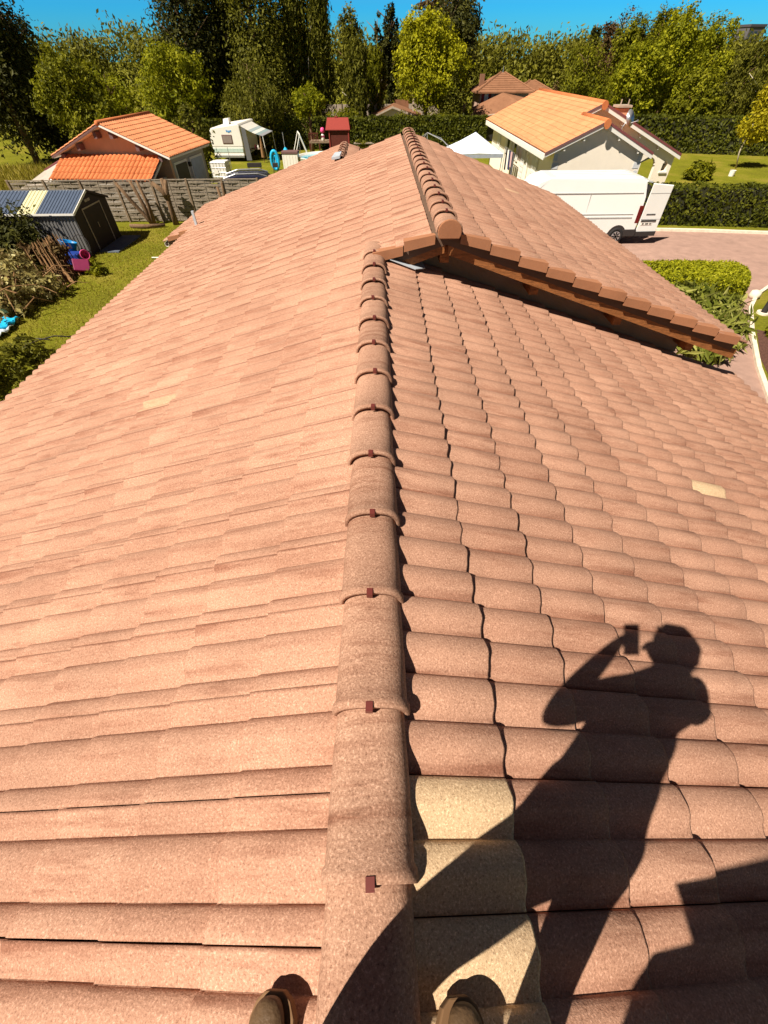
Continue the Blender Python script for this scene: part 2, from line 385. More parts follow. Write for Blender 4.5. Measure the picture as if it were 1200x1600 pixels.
# roof deck = the part; everything laid on it = sub-parts
dk = MB()
def slab(ax, az, sg, s0, s1, y0, y1, th=.10, off=.045):
    P = []
    for h in (-off, -off-th):
        for s, y in ((s0, y0), (s1, y0), (s1, y1), (s0, y1)):
            P.append((ax+sg*s*ca+sg*sa*h*0, y, az-s*sa+h))
    dk.add(P, [(0, 1, 2, 3), (7, 6, 5, 4), (0, 4, 5, 1), (1, 5, 6, 2), (2, 6, 7, 3), (3, 7, 4, 0)])
SL = (5.0-.05)/ca
slab(AX, AZ, -1, 0, SL-.05, -3, YF)
slab(AX, AZ, -1, (AX-X3)/ca, SL-.05, YF+.001, YF3)
slab(X2, Z2, -1, 0, (X2-AX)/ca, YV+.04, YF)
slab(AX, AZ, 1, 0, (5.15)/ca, -3, 5.3)
slab(X2, Z2, 1, 0, (4.62-X2)/ca-.05, YV+.04, YF)
slab(X3, Z3, 1, 0, 3.5, YF+.02, YF3)
slab(AX, AZ, -1, SL-.05, 5.72/ca, 12.8, YF3)
roof = dk.build('roof', pmat('roof_deck', (.12, .07, .045), rough=.9), house)
def underroof(o): o.parent = roof; return o
# left slope: one plane that climbs to whichever ridge stands over it
LAPL, CRL = -.108*S, .061*S
LAPR, CRR = -.074*S, -.074*S
def clipL(sb, ya, yb): return True
palL = lambda s, y: -.4 if abs(s-2.22) < .1 and abs(y-3.158) < .158 else 0
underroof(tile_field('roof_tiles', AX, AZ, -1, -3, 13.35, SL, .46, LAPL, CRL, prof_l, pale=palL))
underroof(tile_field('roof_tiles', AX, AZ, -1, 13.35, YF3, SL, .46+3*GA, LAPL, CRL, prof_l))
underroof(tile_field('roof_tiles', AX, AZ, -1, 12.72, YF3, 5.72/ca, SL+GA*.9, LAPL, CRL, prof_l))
# the piece of left slope above the near ridge line, courses in line with the lower ones
e = (X2-AX)/ca
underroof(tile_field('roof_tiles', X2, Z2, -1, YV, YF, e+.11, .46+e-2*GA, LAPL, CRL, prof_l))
palR = lambda s, y: (1.0 if s < .6 and y < .215 else (-.95 if abs(s-2.934) < .1 and abs(y-2.166) < .158 else 0))
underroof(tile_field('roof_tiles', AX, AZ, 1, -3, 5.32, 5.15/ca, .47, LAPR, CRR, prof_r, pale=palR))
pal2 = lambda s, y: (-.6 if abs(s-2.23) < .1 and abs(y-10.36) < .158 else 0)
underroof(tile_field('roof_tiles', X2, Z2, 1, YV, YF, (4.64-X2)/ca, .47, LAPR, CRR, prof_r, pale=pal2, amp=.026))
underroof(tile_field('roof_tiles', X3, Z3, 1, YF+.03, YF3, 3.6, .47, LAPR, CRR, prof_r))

# ridge tiles, each a sub-part
def ridge_shape(L, w0, w1, h0, h1, th=.016, seg=18, lift=.017):
    V = []; A = []
    def ring(y, w_, h_, zl):
        for k in range(seg+1):
            a = math.pi*k/seg
            cx, sz = math.cos(a), math.sin(a)
            x = w_*math.copysign(abs(cx)**.8, cx); z = h_*(sz**.85)
            V.append((x, y, z+zl))
    ring(0, w0, h0, lift); ring(.012, w0+.003, h0+.003, lift); ring(.03, w0+.002, h0+.002, lift*.95); ring(.042, w0-.006, h0-.006, lift*.8); ring(L*.5, (w0+w1)/2, (h0+h1)/2, lift*.4); ring(L, w1, h1, 0)
    ring(0, w0-th, h0-th, lift)
    n = seg+1; F = []
    for r in range(5):
        for k in range(seg): F.append((r*n+k, r*n+k+1, (r+1)*n+k+1, (r+1)*n+k))
    for k in range(seg): F.append((k, 6*n+k, 6*n+k+1, k+1))
    # inner skin
    V2 = len(V); ring(.15, w0-th-.01, h0-th-.01, lift)
    for k in range(seg): F.append((6*n+k, 7*n+k, 7*n+k+1, 6*n+k+1))
    return V, F
REX = .2985*S
clipmesh = MB()
clipmesh.box(-.0115, .0115, -.010, .016, .0, .003); clipmesh.box(-.0115, .0115, -.014, -.0105, -.022, .003)
clip0 = clipmesh.build('ridge_clip', M_CLIP, roof)
clip_used = [False]
def ridge_run(ax, az, y_start, n, wscale=1.0, last_open=True, zoff=-.058):
    for i in range(n):
        y = y_start+i*REX
        V, F = ridge_shape(REX+.045, .130*wscale, .114*wscale, .102, .086)
        V = np.array(V); jx, jz, jr = rng.normal(0, .003), rng.normal(0, .0025), rng.normal(0, .006)
        V[:, 0] += jx+V[:, 1]*jr; V[:, 2] += jz
        A = np.zeros((len(V), 3)); A[:, 0] = rng.random()*.9+.05
        o = nobj('ridge_tile', V+np.array([ax, y, az+zoff]), F, M_RIDGE, roof, attr=A, smooth=True)
        c = clip0 if not clip_used[0] else clip0.copy()
        if clip_used[0]: COL.objects.link(c); c.parent = roof
        clip_used[0] = True
        c.location = (ax+jx+rng.normal(0, .006), y, az+zoff+.102+.021+jz); c.rotation_euler = (0, 0, rng.normal(0, .05))
ridge_run(AX, AZ, -.025*S-5*REX, 18)
ridge_run(X2, Z2, YV-.07, 20, 1.05, zoff=-.02)
ridge_run(X3, Z3, 13.75, 7, .95)
# flat end cap of the upper ridge
mb = MB(); pol = []
for k in range(14):
    a = -.55+(math.pi+1.1)*k/13; pol.append((X2+.124*math.cos(a), YV-.072, Z2+.0+.112*math.sin(a)))
mb.prism(pol, (0, -.03, 0)); mb.build('ridge_end_cap', M_VERGE, roof, bevel=.008)
V, F = ridge_shape(.30, .124, .13, .095, .10); V = np.array(V)
# verge tiles
def verge_tile(x0, z0, sg, s, y, drop=.096, L=GA, rise=.038, th=.022, flange=.13):
    mb = MB(); j = rng.normal(0, .003)
    def pt(ss, yy, hh): return (x0+sg*ss*ca, yy, z0-ss*sa+hh)
    a, b = s+.012, s+L+.002
    ha, hb = .006+j, .012+rise+j
    mb.add([pt(a, y-th, ha), pt(b, y-th, hb), pt(b, y-th, hb-drop), pt(a, y-th, ha-drop+.01),
            pt(a, y, ha), pt(b, y, hb), pt(b, y, hb-drop), pt(a, y, ha-drop+.01)],
           [(0, 3, 2, 1), (4, 5, 6, 7), (0, 1, 5, 4), (1, 2, 6, 5), (2, 3, 7, 6), (3, 0, 4, 7)])
    mb.add([pt(a, y-th+.002, ha-.001), pt(b, y-th+.002, hb-.001), pt(b, y+flange, hb-.008), pt(a, y+flange, ha-.02),
            pt(a, y-th+.002, ha-.02), pt(b, y-th+.002, hb-.02), pt(b, y+flange, hb-.03), pt(a, y+flange, ha-.035)],
           [(0, 1, 2, 3), (7, 6, 5, 4), (0, 4, 5, 1), (1, 5, 6, 2), (2, 6, 7, 3), (3, 7, 4, 0)])
    V = np.array(mb.v); A = np.zeros((len(V), 3)); A[:, 0] = rng.random()
    return nobj('verge_tile', V, mb.f, M_VERGE, roof, attr=A)
for i in range(12):
    if .13+i*GA < (4.64-X2)/ca-.2: verge_tile(X2, Z2, 1, .13+i*GA*1.0, YV)
for i in range(2): verge_tile(X2, Z2, -1, .13+i*GA-.0, YV)
for i in range(2): verge_tile(AX, AZ, -1, SL-.02+i*.36, 12.72)
# bargeboard and gable
def rakeboard(x0, z0, sg, s0, s1, y0, y1, h0, h1, mat, name='bargeboard'):
    def pt(ss, yy, hh): return (x0+sg*ss*ca, yy, z0-ss*sa+hh)
    mb = MB(); mb.add([pt(s0, y0, h0), pt(s1, y0, h0), pt(s1, y0, h1), pt(s0, y0, h1), pt(s0, y1, h0), pt(s1, y1, h0), pt(s1, y1, h1), pt(s0, y1, h1)],
           [(0, 3, 2, 1), (4, 5, 6, 7), (0, 1, 5, 4), (1, 2, 6, 5), (2, 3, 7, 6), (3, 0, 4, 7)])
    return mb.build(name, mat, roof)
rakeboard(X2, Z2, 1, .02, 4.12, YV+.045, YV+.075, -.115, -.235, M_WOOD)
rakeboard(X2, Z2, -1, .02, .62, YV+.045, YV+.075, -.115, -.22, M_WOOD)
rakeboard(X2, Z2, 1, .02, 4.08, YV+.078, 5.34, -.15, -.165, pmat('soffit_board', (.13, .06, .03), rough=.9), 'soffit')
for s_ in (.0, 1.15, 2.35, 3.5):
    mb = MB(); x = X2+s_*ca; z = Z2-s_*sa
    mb.box(x-.05, x+.05, YV+.12, 5.36, z-.34, z-.17); mb.build('purlin_end', M_WOOD, roof)
box('vent_pipe', M_ZINC, roof, -4.88, -4.82, 12.85, 12.91, 2.95, 3.36)
mb = MB(); mb.prism([(x_, y_, AZ-TA*(x_-AX)+.035) for x_, y_ in ((.12, 4.93), (.40, 4.90), (.52, 5.05), (.50, 5.3), (.12, 5.3))], (0, 0, .008)); mb.build('flashing', M_ZINC, roof)
mb = MB(); mb.prism([(-1.16, 13.38, Z3+.02), (-.95, 13.38, Z3+.05), (-.93, 13.85, Z3+.08), (-1.1, 13.85, Z3+.06)], (0, 0, .05)); mb.build('flashing', M_ZINC, roof)
# gutters
def gutter(x, z, y0, y1):
    mb = MB(); prof = [(-.05, 0), (-.05, -.05), (-.03, -.085), (.03, -.085), (.05, -.05), (.05, 0), (.045, 0), (.045, -.05), (.027, -.08), (-.027, -.08), (-.045, -.05), (-.045, 0)]
    mb.prism([(x+a, y0, z+b) for a, b in prof], (0, y1-y0, 0)); return mb.build('gutter', M_WHITE, roof)
gutter(5.15, AZ-5.2*TA-.035, -3, 5.25); gutter(-5.03, AZ-4.98*TA-.06, -3, 12.7); gutter(-5.76, AZ-5.71*TA-.06, 12.75, 16.7)
# walls
mb = MB(); mb.box(-4.5, 4.65, -2.9, 5.38, 0, 2.7)
wall = mb.build('wall', M_CREAM, house)
mb = MB(); mb.box(-4.5, 4.15, 5.39, 13.0, 0, 2.85); mb.build('wall', M_CREAM, house)
mb = MB(); mb.box(-5.4, 2.2, 13.01, 16.5, 0, 2.6); mb.build('wall', M_CREAM, house)
mb = MB(); mb.box(-5.4, -4.51, 13.0, 16.4, 0, 2.55); mb.build('wall', M_CREAM, house)
mb = MB()
def zz(x): return (Z2-TA*(x-X2)-.20) if x >= X2 else Z2+TA*(x-X2)-.20
def z1(x): return (AZ-TA*(x-AX)-.35)
xs = [-.0, X2, 4.1]
mb.prism([(0.0, 5.40, 2.6), (4.12, 5.40, 2.6), (4.12, 5.40, zz(4.12)), (X2, 5.40, zz(X2)), (0.0, 5.40, zz(0.0))], (0, -.04, 0))
mb.build('gable_wall', M_STUC, house)
mb = MB(); mb.prism([(-4.5, 13.0, 2.85), (4.12, 13.0, 2.85), (4.12, 13.0, zz(4.12)), (X2, 13.0, zz(X2)), (-4.5, 13.0, zz(-4.5))], (0, .04, 0)); mb.build('gable_wall', M_CREAM, house)
# chimney behind the photographer
mb = MB(); mb.box(-.11, .62, -1.4, -.8, 4.2, 5.62); ch = mb.build('chimney', M_CREAM, house, bevel=.01)
mb = MB(); mb.add([(0, -1.3, 5.62), (.52, -1.3, 5.62), (.52, -.9, 5.62), (0, -.9, 5.62), (-.15, -1.4, 5.87), (.66, -1.4, 5.87), (.66, -.8, 5.87), (-.15, -.8, 5.87)],
                  [(3, 2, 1, 0), (4, 5, 6, 7), (0, 1, 5, 4), (1, 2, 6, 5), (2, 3, 7, 6), (3, 0, 4, 7)])
mb.build('chimney_hood', M_CONC, ch); box('chimney_slab', M_CONC, ch, -.05, .56, -1.32, -.82, 5.873, 5.92)

# ------------------------------------------------------------ the photographer
def skin_obj(name, pts, edges, rad, mats, parent=None, sub=2, root=0, matfn=None):
    me = bpy.data.meshes.new(name); me.from_pydata(pts, edges, []); me.update()
    o = bpy.data.objects.new(name, me); COL.objects.link(o)
    sm = o.modifiers.new('skin', 'SKIN'); sm.use_smooth_shade = True; sm.branch_smoothing = .4
    for i, v in enumerate(me.skin_vertices[0].data):
        r = rad[i]; v.radius = (r, r) if not hasattr(r, '__len__') else r; v.use_root = (i == root)
    ss = o.modifiers.new('sub', 'SUBSURF'); ss.levels = ss.render_levels = sub
    dg = bpy.context.evaluated_depsgraph_get(); nm = bpy.data.meshes.new_from_object(o.evaluated_get(dg))
    o.modifiers.clear(); o.data = nm; nm.materials.clear()
    for m_ in mats: nm.materials.append(m_)
    if matfn:
        for p in nm.polygons: p.material_index = matfn(p.center)
    for p in nm.polygons: p.use_smooth = True
    if parent: o.parent = parent
    return o
person = thing('person', 'person astride the roof ridge in dark clothes and brown boots, holding up a phone', 'person', (-.05, -.42, 4.5))
PO = np.array([-.05, -.42, 4.5])
J = {'pelvis': (.05, -.37, 5.30), 'waist': (-.01, -.345, 5.48), 'chest': (.05, -.26, 5.72), 'ches2': (.075, -.23, 5.84), 'neck': (.11, -.20, 5.95),
     'head0': (.09, -.17, 6.04), 'head1': (.066, -.155, 6.13), 'head2': (.055, -.14, 6.19),
     'lsh': (-.135, -.215, 5.83), 'lel': (-.275, -.215, 5.665), 'lwr': (-.115, -.085, 5.93), 'lpalm': (-.09, -.06, 5.985),
     'rsh': (.255, -.225, 5.83), 'rel': (.36, -.235, 5.62), 'rwr': (.11, -.115, 5.91), 'rpalm': (.062, -.08, 5.955),
     'lhip': (-.105, -.36, 5.25), 'lkn': (-.185, -.33, 4.94), 'lan': (-.262, -.46, 4.60), 'rhip': (.145, -.375, 5.22), 'rkn': (.17, -.37, 4.93), 'ran': (.165, -.47, 4.60)}
RR = {'pelvis': .155, 'waist': .185, 'chest': .18, 'ches2': .12, 'neck': .062, 'head0': .075, 'head1': .105, 'head2': .085, 'lsh': .072, 'lel': .056,
      'lwr': .036, 'lpalm': .038, 'rsh': .085, 'rel': .056, 'rwr': .036, 'rpalm': .038, 'lhip': .125, 'lkn': .09, 'lan': .055, 'rhip': .10, 'rkn': .07, 'ran': .055}
nm_ = list(J); ix = {n: i for i, n in enumerate(nm_)}
ed = [('pelvis', 'waist'), ('waist', 'chest'), ('chest', 'ches2'), ('ches2', 'neck'), ('neck', 'head0'), ('head0', 'head1'), ('head1', 'head2'),
      ('ches2', 'lsh'), ('lsh', 'lel'), ('lel', 'lwr'), ('lwr', 'lpalm'), ('ches2', 'rsh'), ('rsh', 'rel'), ('rel', 'rwr'), ('rwr', 'rpalm'),
      ('pelvis', 'lhip'), ('lhip', 'lkn'), ('lkn', 'lan'), ('pelvis', 'rhip'), ('rhip', 'rkn'), ('rkn', 'ran')]
pts = [tuple(np.array(J[n])-PO) for n in nm_]; radl = [RR[n] for n in nm_]; edg = [(ix[a], ix[b]) for a, b in ed]
# fingers: five short chains on each palm, curled round the phone
def finger(palm, tips, r0=.0095):
    base = ix[palm]
    for off in tips:
        prev = base
        for k, o_ in enumerate(off):
            pts.append(tuple(np.array(J[palm])+np.array(o_)-PO)); radl.append(r0*(1-.12*k)); edg.append((prev, len(pts)-1)); prev = len(pts)-1
finger('lpalm', [[(.0, .004, .04), (.018, -.004, .062), (.03, -.02, .066)], [(.01, .008, .03), (.03, 0, .048), (.044, -.018, .05)],
                 [(.015, .008, .014), (.036, .002, .026), (.05, -.016, .03)], [(.016, .006, -.004), (.034, .0, .006), (.046, -.014, .008)], [(-.002, -.02, .03), (.016, -.032, .044)]])
finger('rpalm', [[(-.006, .008, .036), (-.022, .0, .05), (-.034, -.014, .052)], [(-.012, .008, .022), (-.03, .002, .034), (-.044, -.012, .036)],
                 [(-.014, .006, .006), (-.034, .0, .014), (-.046, -.014, .016)], [(-.014, .0, -.01), (-.03, -.004, -.004), (-.04, -.016, -.002)], [(0, -.024, .03), (-.014, -.036, .044)]])
def bodymat(c):
    z = c[2]+PO[2]
    if z < 5.36: return 1
    x = c[0]+PO[0]
    if z > 5.93: return 2
    if c[1]+PO[1] > -.15: return 2
    return 0
body = skin_obj('body', pts, edg, radl, [M_SHIRT, M_JEANS, M_SKIN], person, sub=2, root=ix['pelvis'], matfn=bodymat)
hp = np.array([.066, -.16, 6.15])-PO
mb = MB(); V = []; F = []; nu, nv = 14, 9
for i in range(nv):
    th_ = (i/(nv-1))*1.9
    for k in range(nu):
        ph = 2*math.pi*k/nu
        r = .112*(1+.05*math.sin(5*ph+i))
        V.append(hp+np.array([r*.92*math.sin(th_)*math.cos(ph), r*math.sin(th_)*math.sin(ph)-.025*(i/(nv-1)), r*.95*math.cos(th_)]))
for i in range(nv-1):
    for k in range(nu): F.append((i*nu+k, i*nu+(k+1) % nu, (i+1)*nu+(k+1) % nu, (i+1)*nu+k))
mb.add(V, F); mb.build('hair', M_HAIR, person, smooth=True)
# face details
mb = MB(); fc = np.array([.05, -.065, 6.12])-PO
mb.add([fc+np.array(v) for v in ((-.012, -.01, -.02), (.012, -.01, -.02), (0, .022, -.018), (0, -.006, .03))], [(0, 1, 2), (0, 2, 3), (1, 3, 2), (0, 3, 1)]); mb.build('nose', M_SKIN, person)
for sx in (-1, 1):
    mb = MB(); mb.lathe([(.001, -.03), (.014, -.022), (.019, 0), (.014, .022), (.001, .03)], hp[0]+sx*.1, hp[1]+.0, seg=8); mb.v = [(v[0], v[1], v[2]+hp[2]-.02) for v in mb.v]; mb.build('ear', M_SKIN, person, smooth=True)
def boot(cx, cy, cz, rz, tilt):
    # rows along the foot: y, half width, top height
    rows = [(-.17, .030, .075), (-.14, .038, .10), (-.08, .038, .115), (-.02, .036, .095), (.03, .042, .072), (.07, .049, .060), (.105, .047, .054), (.13, .036, .046), (.145, .018, .036)]
    def body_(hs, wd, z0, name, mat):
        V = []; F = []; n = 12
        for (y, hw, ht) in rows:
            for k in range(n):
                a = 2*math.pi*k/n
                V.append((hw*wd*math.cos(a), y*(1+.03*(wd-1)*8), z0+(ht*hs/2)*(1+math.sin(a))))
        for i in range(len(rows)-1):
            for k in range(n): F.append((i*n+k, i*n+(k+1) % n, (i+1)*n+(k+1) % n, (i+1)*n+k))
        F += [tuple(range(n))[::-1], tuple(range((len(rows)-1)*n, len(rows)*n))]
        return V, F
    Mx = Matrix.Translation((cx, cy, cz)) @ Matrix.Rotation(tilt, 4, 'Y') @ Matrix.Rotation(rz, 4, 'Z')
    V, F = body_(1, 1, .016, 'u', None)
    V = [Mx @ Vector(v) for v in V]; mb = MB(); mb.add([tuple(v) for v in V], F); b = mb.build('boot', M_BOOT, person, smooth=True)
    b.modifiers.new('s', 'SUBSURF').levels = 1; b.modifiers['s'].render_levels = 2
    out = [(hw*1.16+.003, y*(1.02)+.002) for (y, hw, ht) in rows]
    pol = [(a, y, 0) for a, y in out]+[(-a, y, 0) for a, y in out[::-1]]
    mb = MB(); mb.prism(pol, (0, 0, .024)); mb.v = [tuple(Mx @ Vector(v)) for v in mb.v]; mb.build('sole', M_SOLE, b, bevel=.004)
    mb = MB()
    cu = [(Mx @ Vector((0, -.1, .07))), (Mx @ Vector((0, -.105, .13))), (Mx @ Vector((0, -.105, .19)))]
    mb.tube([tuple(c) for c in cu], [.05, .052, .054], seg=14); mb.build('boot_shaft', M_BOOT, b, smooth=True)
a_ = math.atan(TA)
tl = hit(432, 1562, np.array([-TA, 0, 1.0]), AZ+.03+TA*.05*1); tr = hit(714, 1572, np.array([TA, 0, 1.0]), AZ+.03-TA*.05)
boot(tl[0]-PO[0], tl[1]-.135-PO[1], tl[2]-PO[2]-.018, .0, -a_)
boot(tr[0]-PO[0]-.0, tr[1]-.135-PO[1], tr[2]-PO[2]-.018, .0, a_)
# the phone, just behind its own lens
ph = thing('phone', 'dark phone held upright in both hands of the photographer', 'phone', tuple(CAM))
def C2W(v): return tuple(CM.T @ np.array(v))
mb = MB(); mb.box(-.058, .016, -.125, .02, -.022, -.014, T=C2W); mb.build('casing', M_BLACKP, ph, bevel=.002)
mb = MB(); mb.box(-.055, .013, -.121, .016, -.0235, -.0222, T=C2W); mb.build('screen', M_GLASS, ph)

# ------------------------------------------------------------ foliage
def fol(rg, blobs, n, size, asp=1.6, clump=22, spread=.125, droop=0.0, outer=.42, up=.35, flat=0):
    if size >= .15: n = int(n*1.9); clump = int(clump*1.5); size *= .66
    W = np.array([b[6] if len(b) > 6 else b[3]*b[4]*b[5]*1.0 for b in blobs]); W = W**.7; W = W/W.sum()
    nc = max(8, n//clump)
    bi = rg.choice(len(blobs), nc, p=W); B = np.array([b[:6] for b in blobs])[bi]
    d = rg.normal(size=(nc, 3)); d /= np.linalg.norm(d, axis=1)[:, None]
    rad = rg.random(nc)**outer
    cc = B[:, :3]+d*rad[:, None]*B[:, 3:6]
    ci = rg.integers(0, nc, n); Rm = B[ci, 3:6]
    off = rg.normal(size=(n, 3))*spread*np.minimum(Rm, Rm.min(1)[:, None]*1.8)
    if droop: off[:, 2] = off[:, 2]*(1+droop)-np.abs(off[:, 2])*droop*.6
    P = cc[ci]+off
    out = d[ci]*.9+rg.normal(size=(n, 3))*.75+np.array([0, 0, up])
    nn = out/np.linalg.norm(out, axis=1)[:, None]
    ax = rg.normal(size=(n, 3))
    if droop: ax = ax*np.array([.35, .35, .35])+np.array([0, 0, -1.0])
    ax -= nn*(ax*nn).sum(1)[:, None]; ax /= np.linalg.norm(ax, axis=1)[:, None]+1e-9
    bx = np.cross(nn, ax)
    sz = size*(.45+1.1*rg.random(n)**1.3)[:, None]
    V = np.stack([P-ax*sz*asp*.5, P+bx*sz*.42+nn*sz*.1, P+ax*sz*asp*.5, P-bx*sz*.42+nn*sz*.1], 1).reshape(-1, 3)
    F = np.arange(4*n).reshape(-1, 4)
    ct = rg.random(nc); t = np.clip(ct[ci]*.55+rg.random(n)*.45, 0, 1)
    A = np.repeat(t, 4)[:, None]
    return V, F, A
def twig_tree(rg, h, r, limbs, lean=(0, 0)):
    mb = MB(); top = np.array([lean[0], lean[1], h])
    pts = [np.array([0, 0, -.1]), np.array([lean[0]*.2, lean[1]*.2, h*.3])+rg.normal(0, .06, 3)*[1, 1, 0], np.array([lean[0]*.55, lean[1]*.55, h*.65])+rg.normal(0, .12, 3)*[1, 1, 0], top]
    mb.tube(pts, [r*1.25, r, r*.65, r*.15], seg=9)
    for k in range(limbs):
        t = .28+.62*rg.random(); p = pts[1]*(1-t)+top*t; p[2] = h*t
        a = rg.random()*6.28; L = h*(.22+.2*rg.random())*(1.1-t*.6)
        q = p+np.array([math.cos(a)*L*.7, math.sin(a)*L*.7, L*.55]); mid = (p+q)/2+np.array([0, 0, L*.05])
        mb.tube([p, mid, q], [r*.45, r*.28, r*.08], seg=6)
    return mb
LM = {
 'yg': leaf_mat('leaf_yellow_green', (.15, .16, .006), (.38, .36, .010), (.56, .52, .02), .4),
 'br': leaf_mat('leaf_bright_green', (.09, .11, .005), (.28, .28, .009), (.46, .43, .024), .4),
 'md': leaf_mat('leaf_mid_green', (.05, .055, .004), (.19, .19, .008), (.36, .34, .018), .4),
 'dk': leaf_mat('leaf_dark_green', (.022, .024, .006), (.065, .066, .012), (.15, .14, .024), .3),
 'ol': leaf_mat('leaf_olive', (.045, .044, .006), (.15, .145, .014), (.28, .26, .03), .35),
 'rb': leaf_mat('leaf_reddish', (.06, .03, .015), (.14, .085, .03), (.2, .15, .05), .3),
 'ye': leaf_mat('leaf_yellow', (.25, .22, .01), (.45, .38, .012), (.6, .5, .03), .4),
 'hd': leaf_mat('leaf_hedge', (.028, .034, .003), (.075, .082, .006), (.14, .14, .012), .2),
 'ht': leaf_mat('leaf_hedge_light', (.16, .17, .006), (.30, .30, .01), (.42, .40, .02), .3),
 'cr': leaf_mat('leaf_pale_dry', (.12, .07, .025), (.30, .25, .08), (.62, .56, .28), .2),
}
seedn = [100]
def RG(): seedn[0] += 1; return np.random.default_rng(seedn[0])
def tree(name, label, cat, x, y, blobs, n, size, mat, h=None, tr=.16, limbs=9, bark=None, group=None, z=0, lean=(0, 0), kids=True, **k):
    rg = RG(); t = thing(name, label, cat, (x, y, z), 0, group)
    h = h or max(b[2]+b[5]*.4 for b in blobs)
    twig_tree(rg, h, tr, limbs, lean).build('trunk', bark or M_BARK, t, smooth=True)
    V, F, A = fol(rg, blobs, n, size, **k)
    V[:, 2] = np.maximum(V[:, 2], .03)
    nobj('crown', V, F, LM[mat], t, attr=A)
    return t
def lobes(rg, cx, cy, cz, rx, ry, rz, n, f=.5):
    L = [(cx, cy, cz, rx*.72, ry*.72, rz*.8)]
    for _ in range(n):
        d = rg.normal(size=3); d /= np.linalg.norm(d); s = f*(.7+.6*rg.random())
        L.append((cx+d[0]*rx*.62, cy+d[1]*ry*.62, cz+d[2]*rz*.66, rx*s, ry*s, rz*s*.8))
    return L
rg0 = np.random.default_rng(5)
def at_tree(px0, px1, pytop, Y):
    """world x centre, half width, top height of something seen between two columns, at depth Y"""
    a, b = AT(px0, (pytop+160)/2, Y), AT(px1, (pytop+160)/2, Y); t = AT((px0+px1)/2, pytop, Y)
    return (a[0]+b[0])/2, abs(b[0]-a[0])/2, t[2]
def blob_tree(name, label, cat, px0, px1, pytop, Y, n, size, mat, base=.8, nl=9, f=.42, top=None, **k):
    cx, hw, tz = at_tree(px0, px1, pytop, Y)
    if top: tz = top
    tz += (tz-base)*.07; hw *= 1.06; cz = (tz+base)/2; rz = (tz-base)/2
    bl = lobes(rg0, 0, 0, cz, hw, hw*.85, rz, nl, f)
    return tree(name, label, cat, cx, Y, bl, n, size, mat, h=tz*.85, **k)

# far woods
def woods(name, label, x0, x1, Y, hfun, n, size, mat, depth=14, kind='stuff'):
    rg = RG(); x = x0+(x1-x0)*rg.random(n); 
    cell = np.floor(x/3.1); hv = np.array([math.sin(c*12.9898)*43758.5453 % 1 for c in cell])
    top = hfun(x)*(.86+.16*hv)*(1-.10*np.abs(((x/3.1) % 1)-.5)*2)
    y = Y+rg.random(n)*depth*(.4+.6*hv); z = top*(1-rg.random(n)**1.6)
    P = np.stack([x, y-(1-z/np.maximum(top, .1))*2, z], 1)
    # snap to clumps
    q = rg.integers(0, n, n//14); ci = q[rg.integers(0, len(q), n)]; P = P[ci]+rg.normal(size=(n, 3))*np.array([.6, .6, .7])
    P[:, 2] = np.clip(P[:, 2], .1, None)
    nn = rg.normal(size=(n, 3))+np.array([-.1, -.5, .5]); nn /= np.linalg.norm(nn, axis=1)[:, None]
    ax = rg.normal(size=(n, 3))+np.array([.5, 0, 1.2]); ax -= nn*(ax*nn).sum(1)[:, None]; ax /= np.linalg.norm(ax, axis=1)[:, None]; bx = np.cross(nn, ax)
    sz = size*(.6+.8*rg.random(n))[:, None]
    V = np.stack([P-ax*sz*.9, P+bx*sz*.4, P+ax*sz*.9, P-bx*sz*.4], 1).reshape(-1, 3)
    ct = np.abs(np.sin(ci*7.13)); A = np.repeat(np.clip(ct*.6+rg.random(n)*.4, 0, 1), 4)[:, None]
    return setp(nobj(name, V, np.arange(4*n).reshape(-1, 4), LM[mat], attr=A), label=label, cat='woods', kind=kind)
wl = woods('far_woods', 'dense dark olive woodland closing the horizon behind all the gardens', -75, 120, 84,
      lambda x: np.interp(x, [-75, -50, -27, 0, 14, 24, 40, 66, 120], [8.0, 8.2, 9.1, 7.9, 8.1, 7.8, 7.4, 7.2, 7.4]), 130000, .30, 'ol')

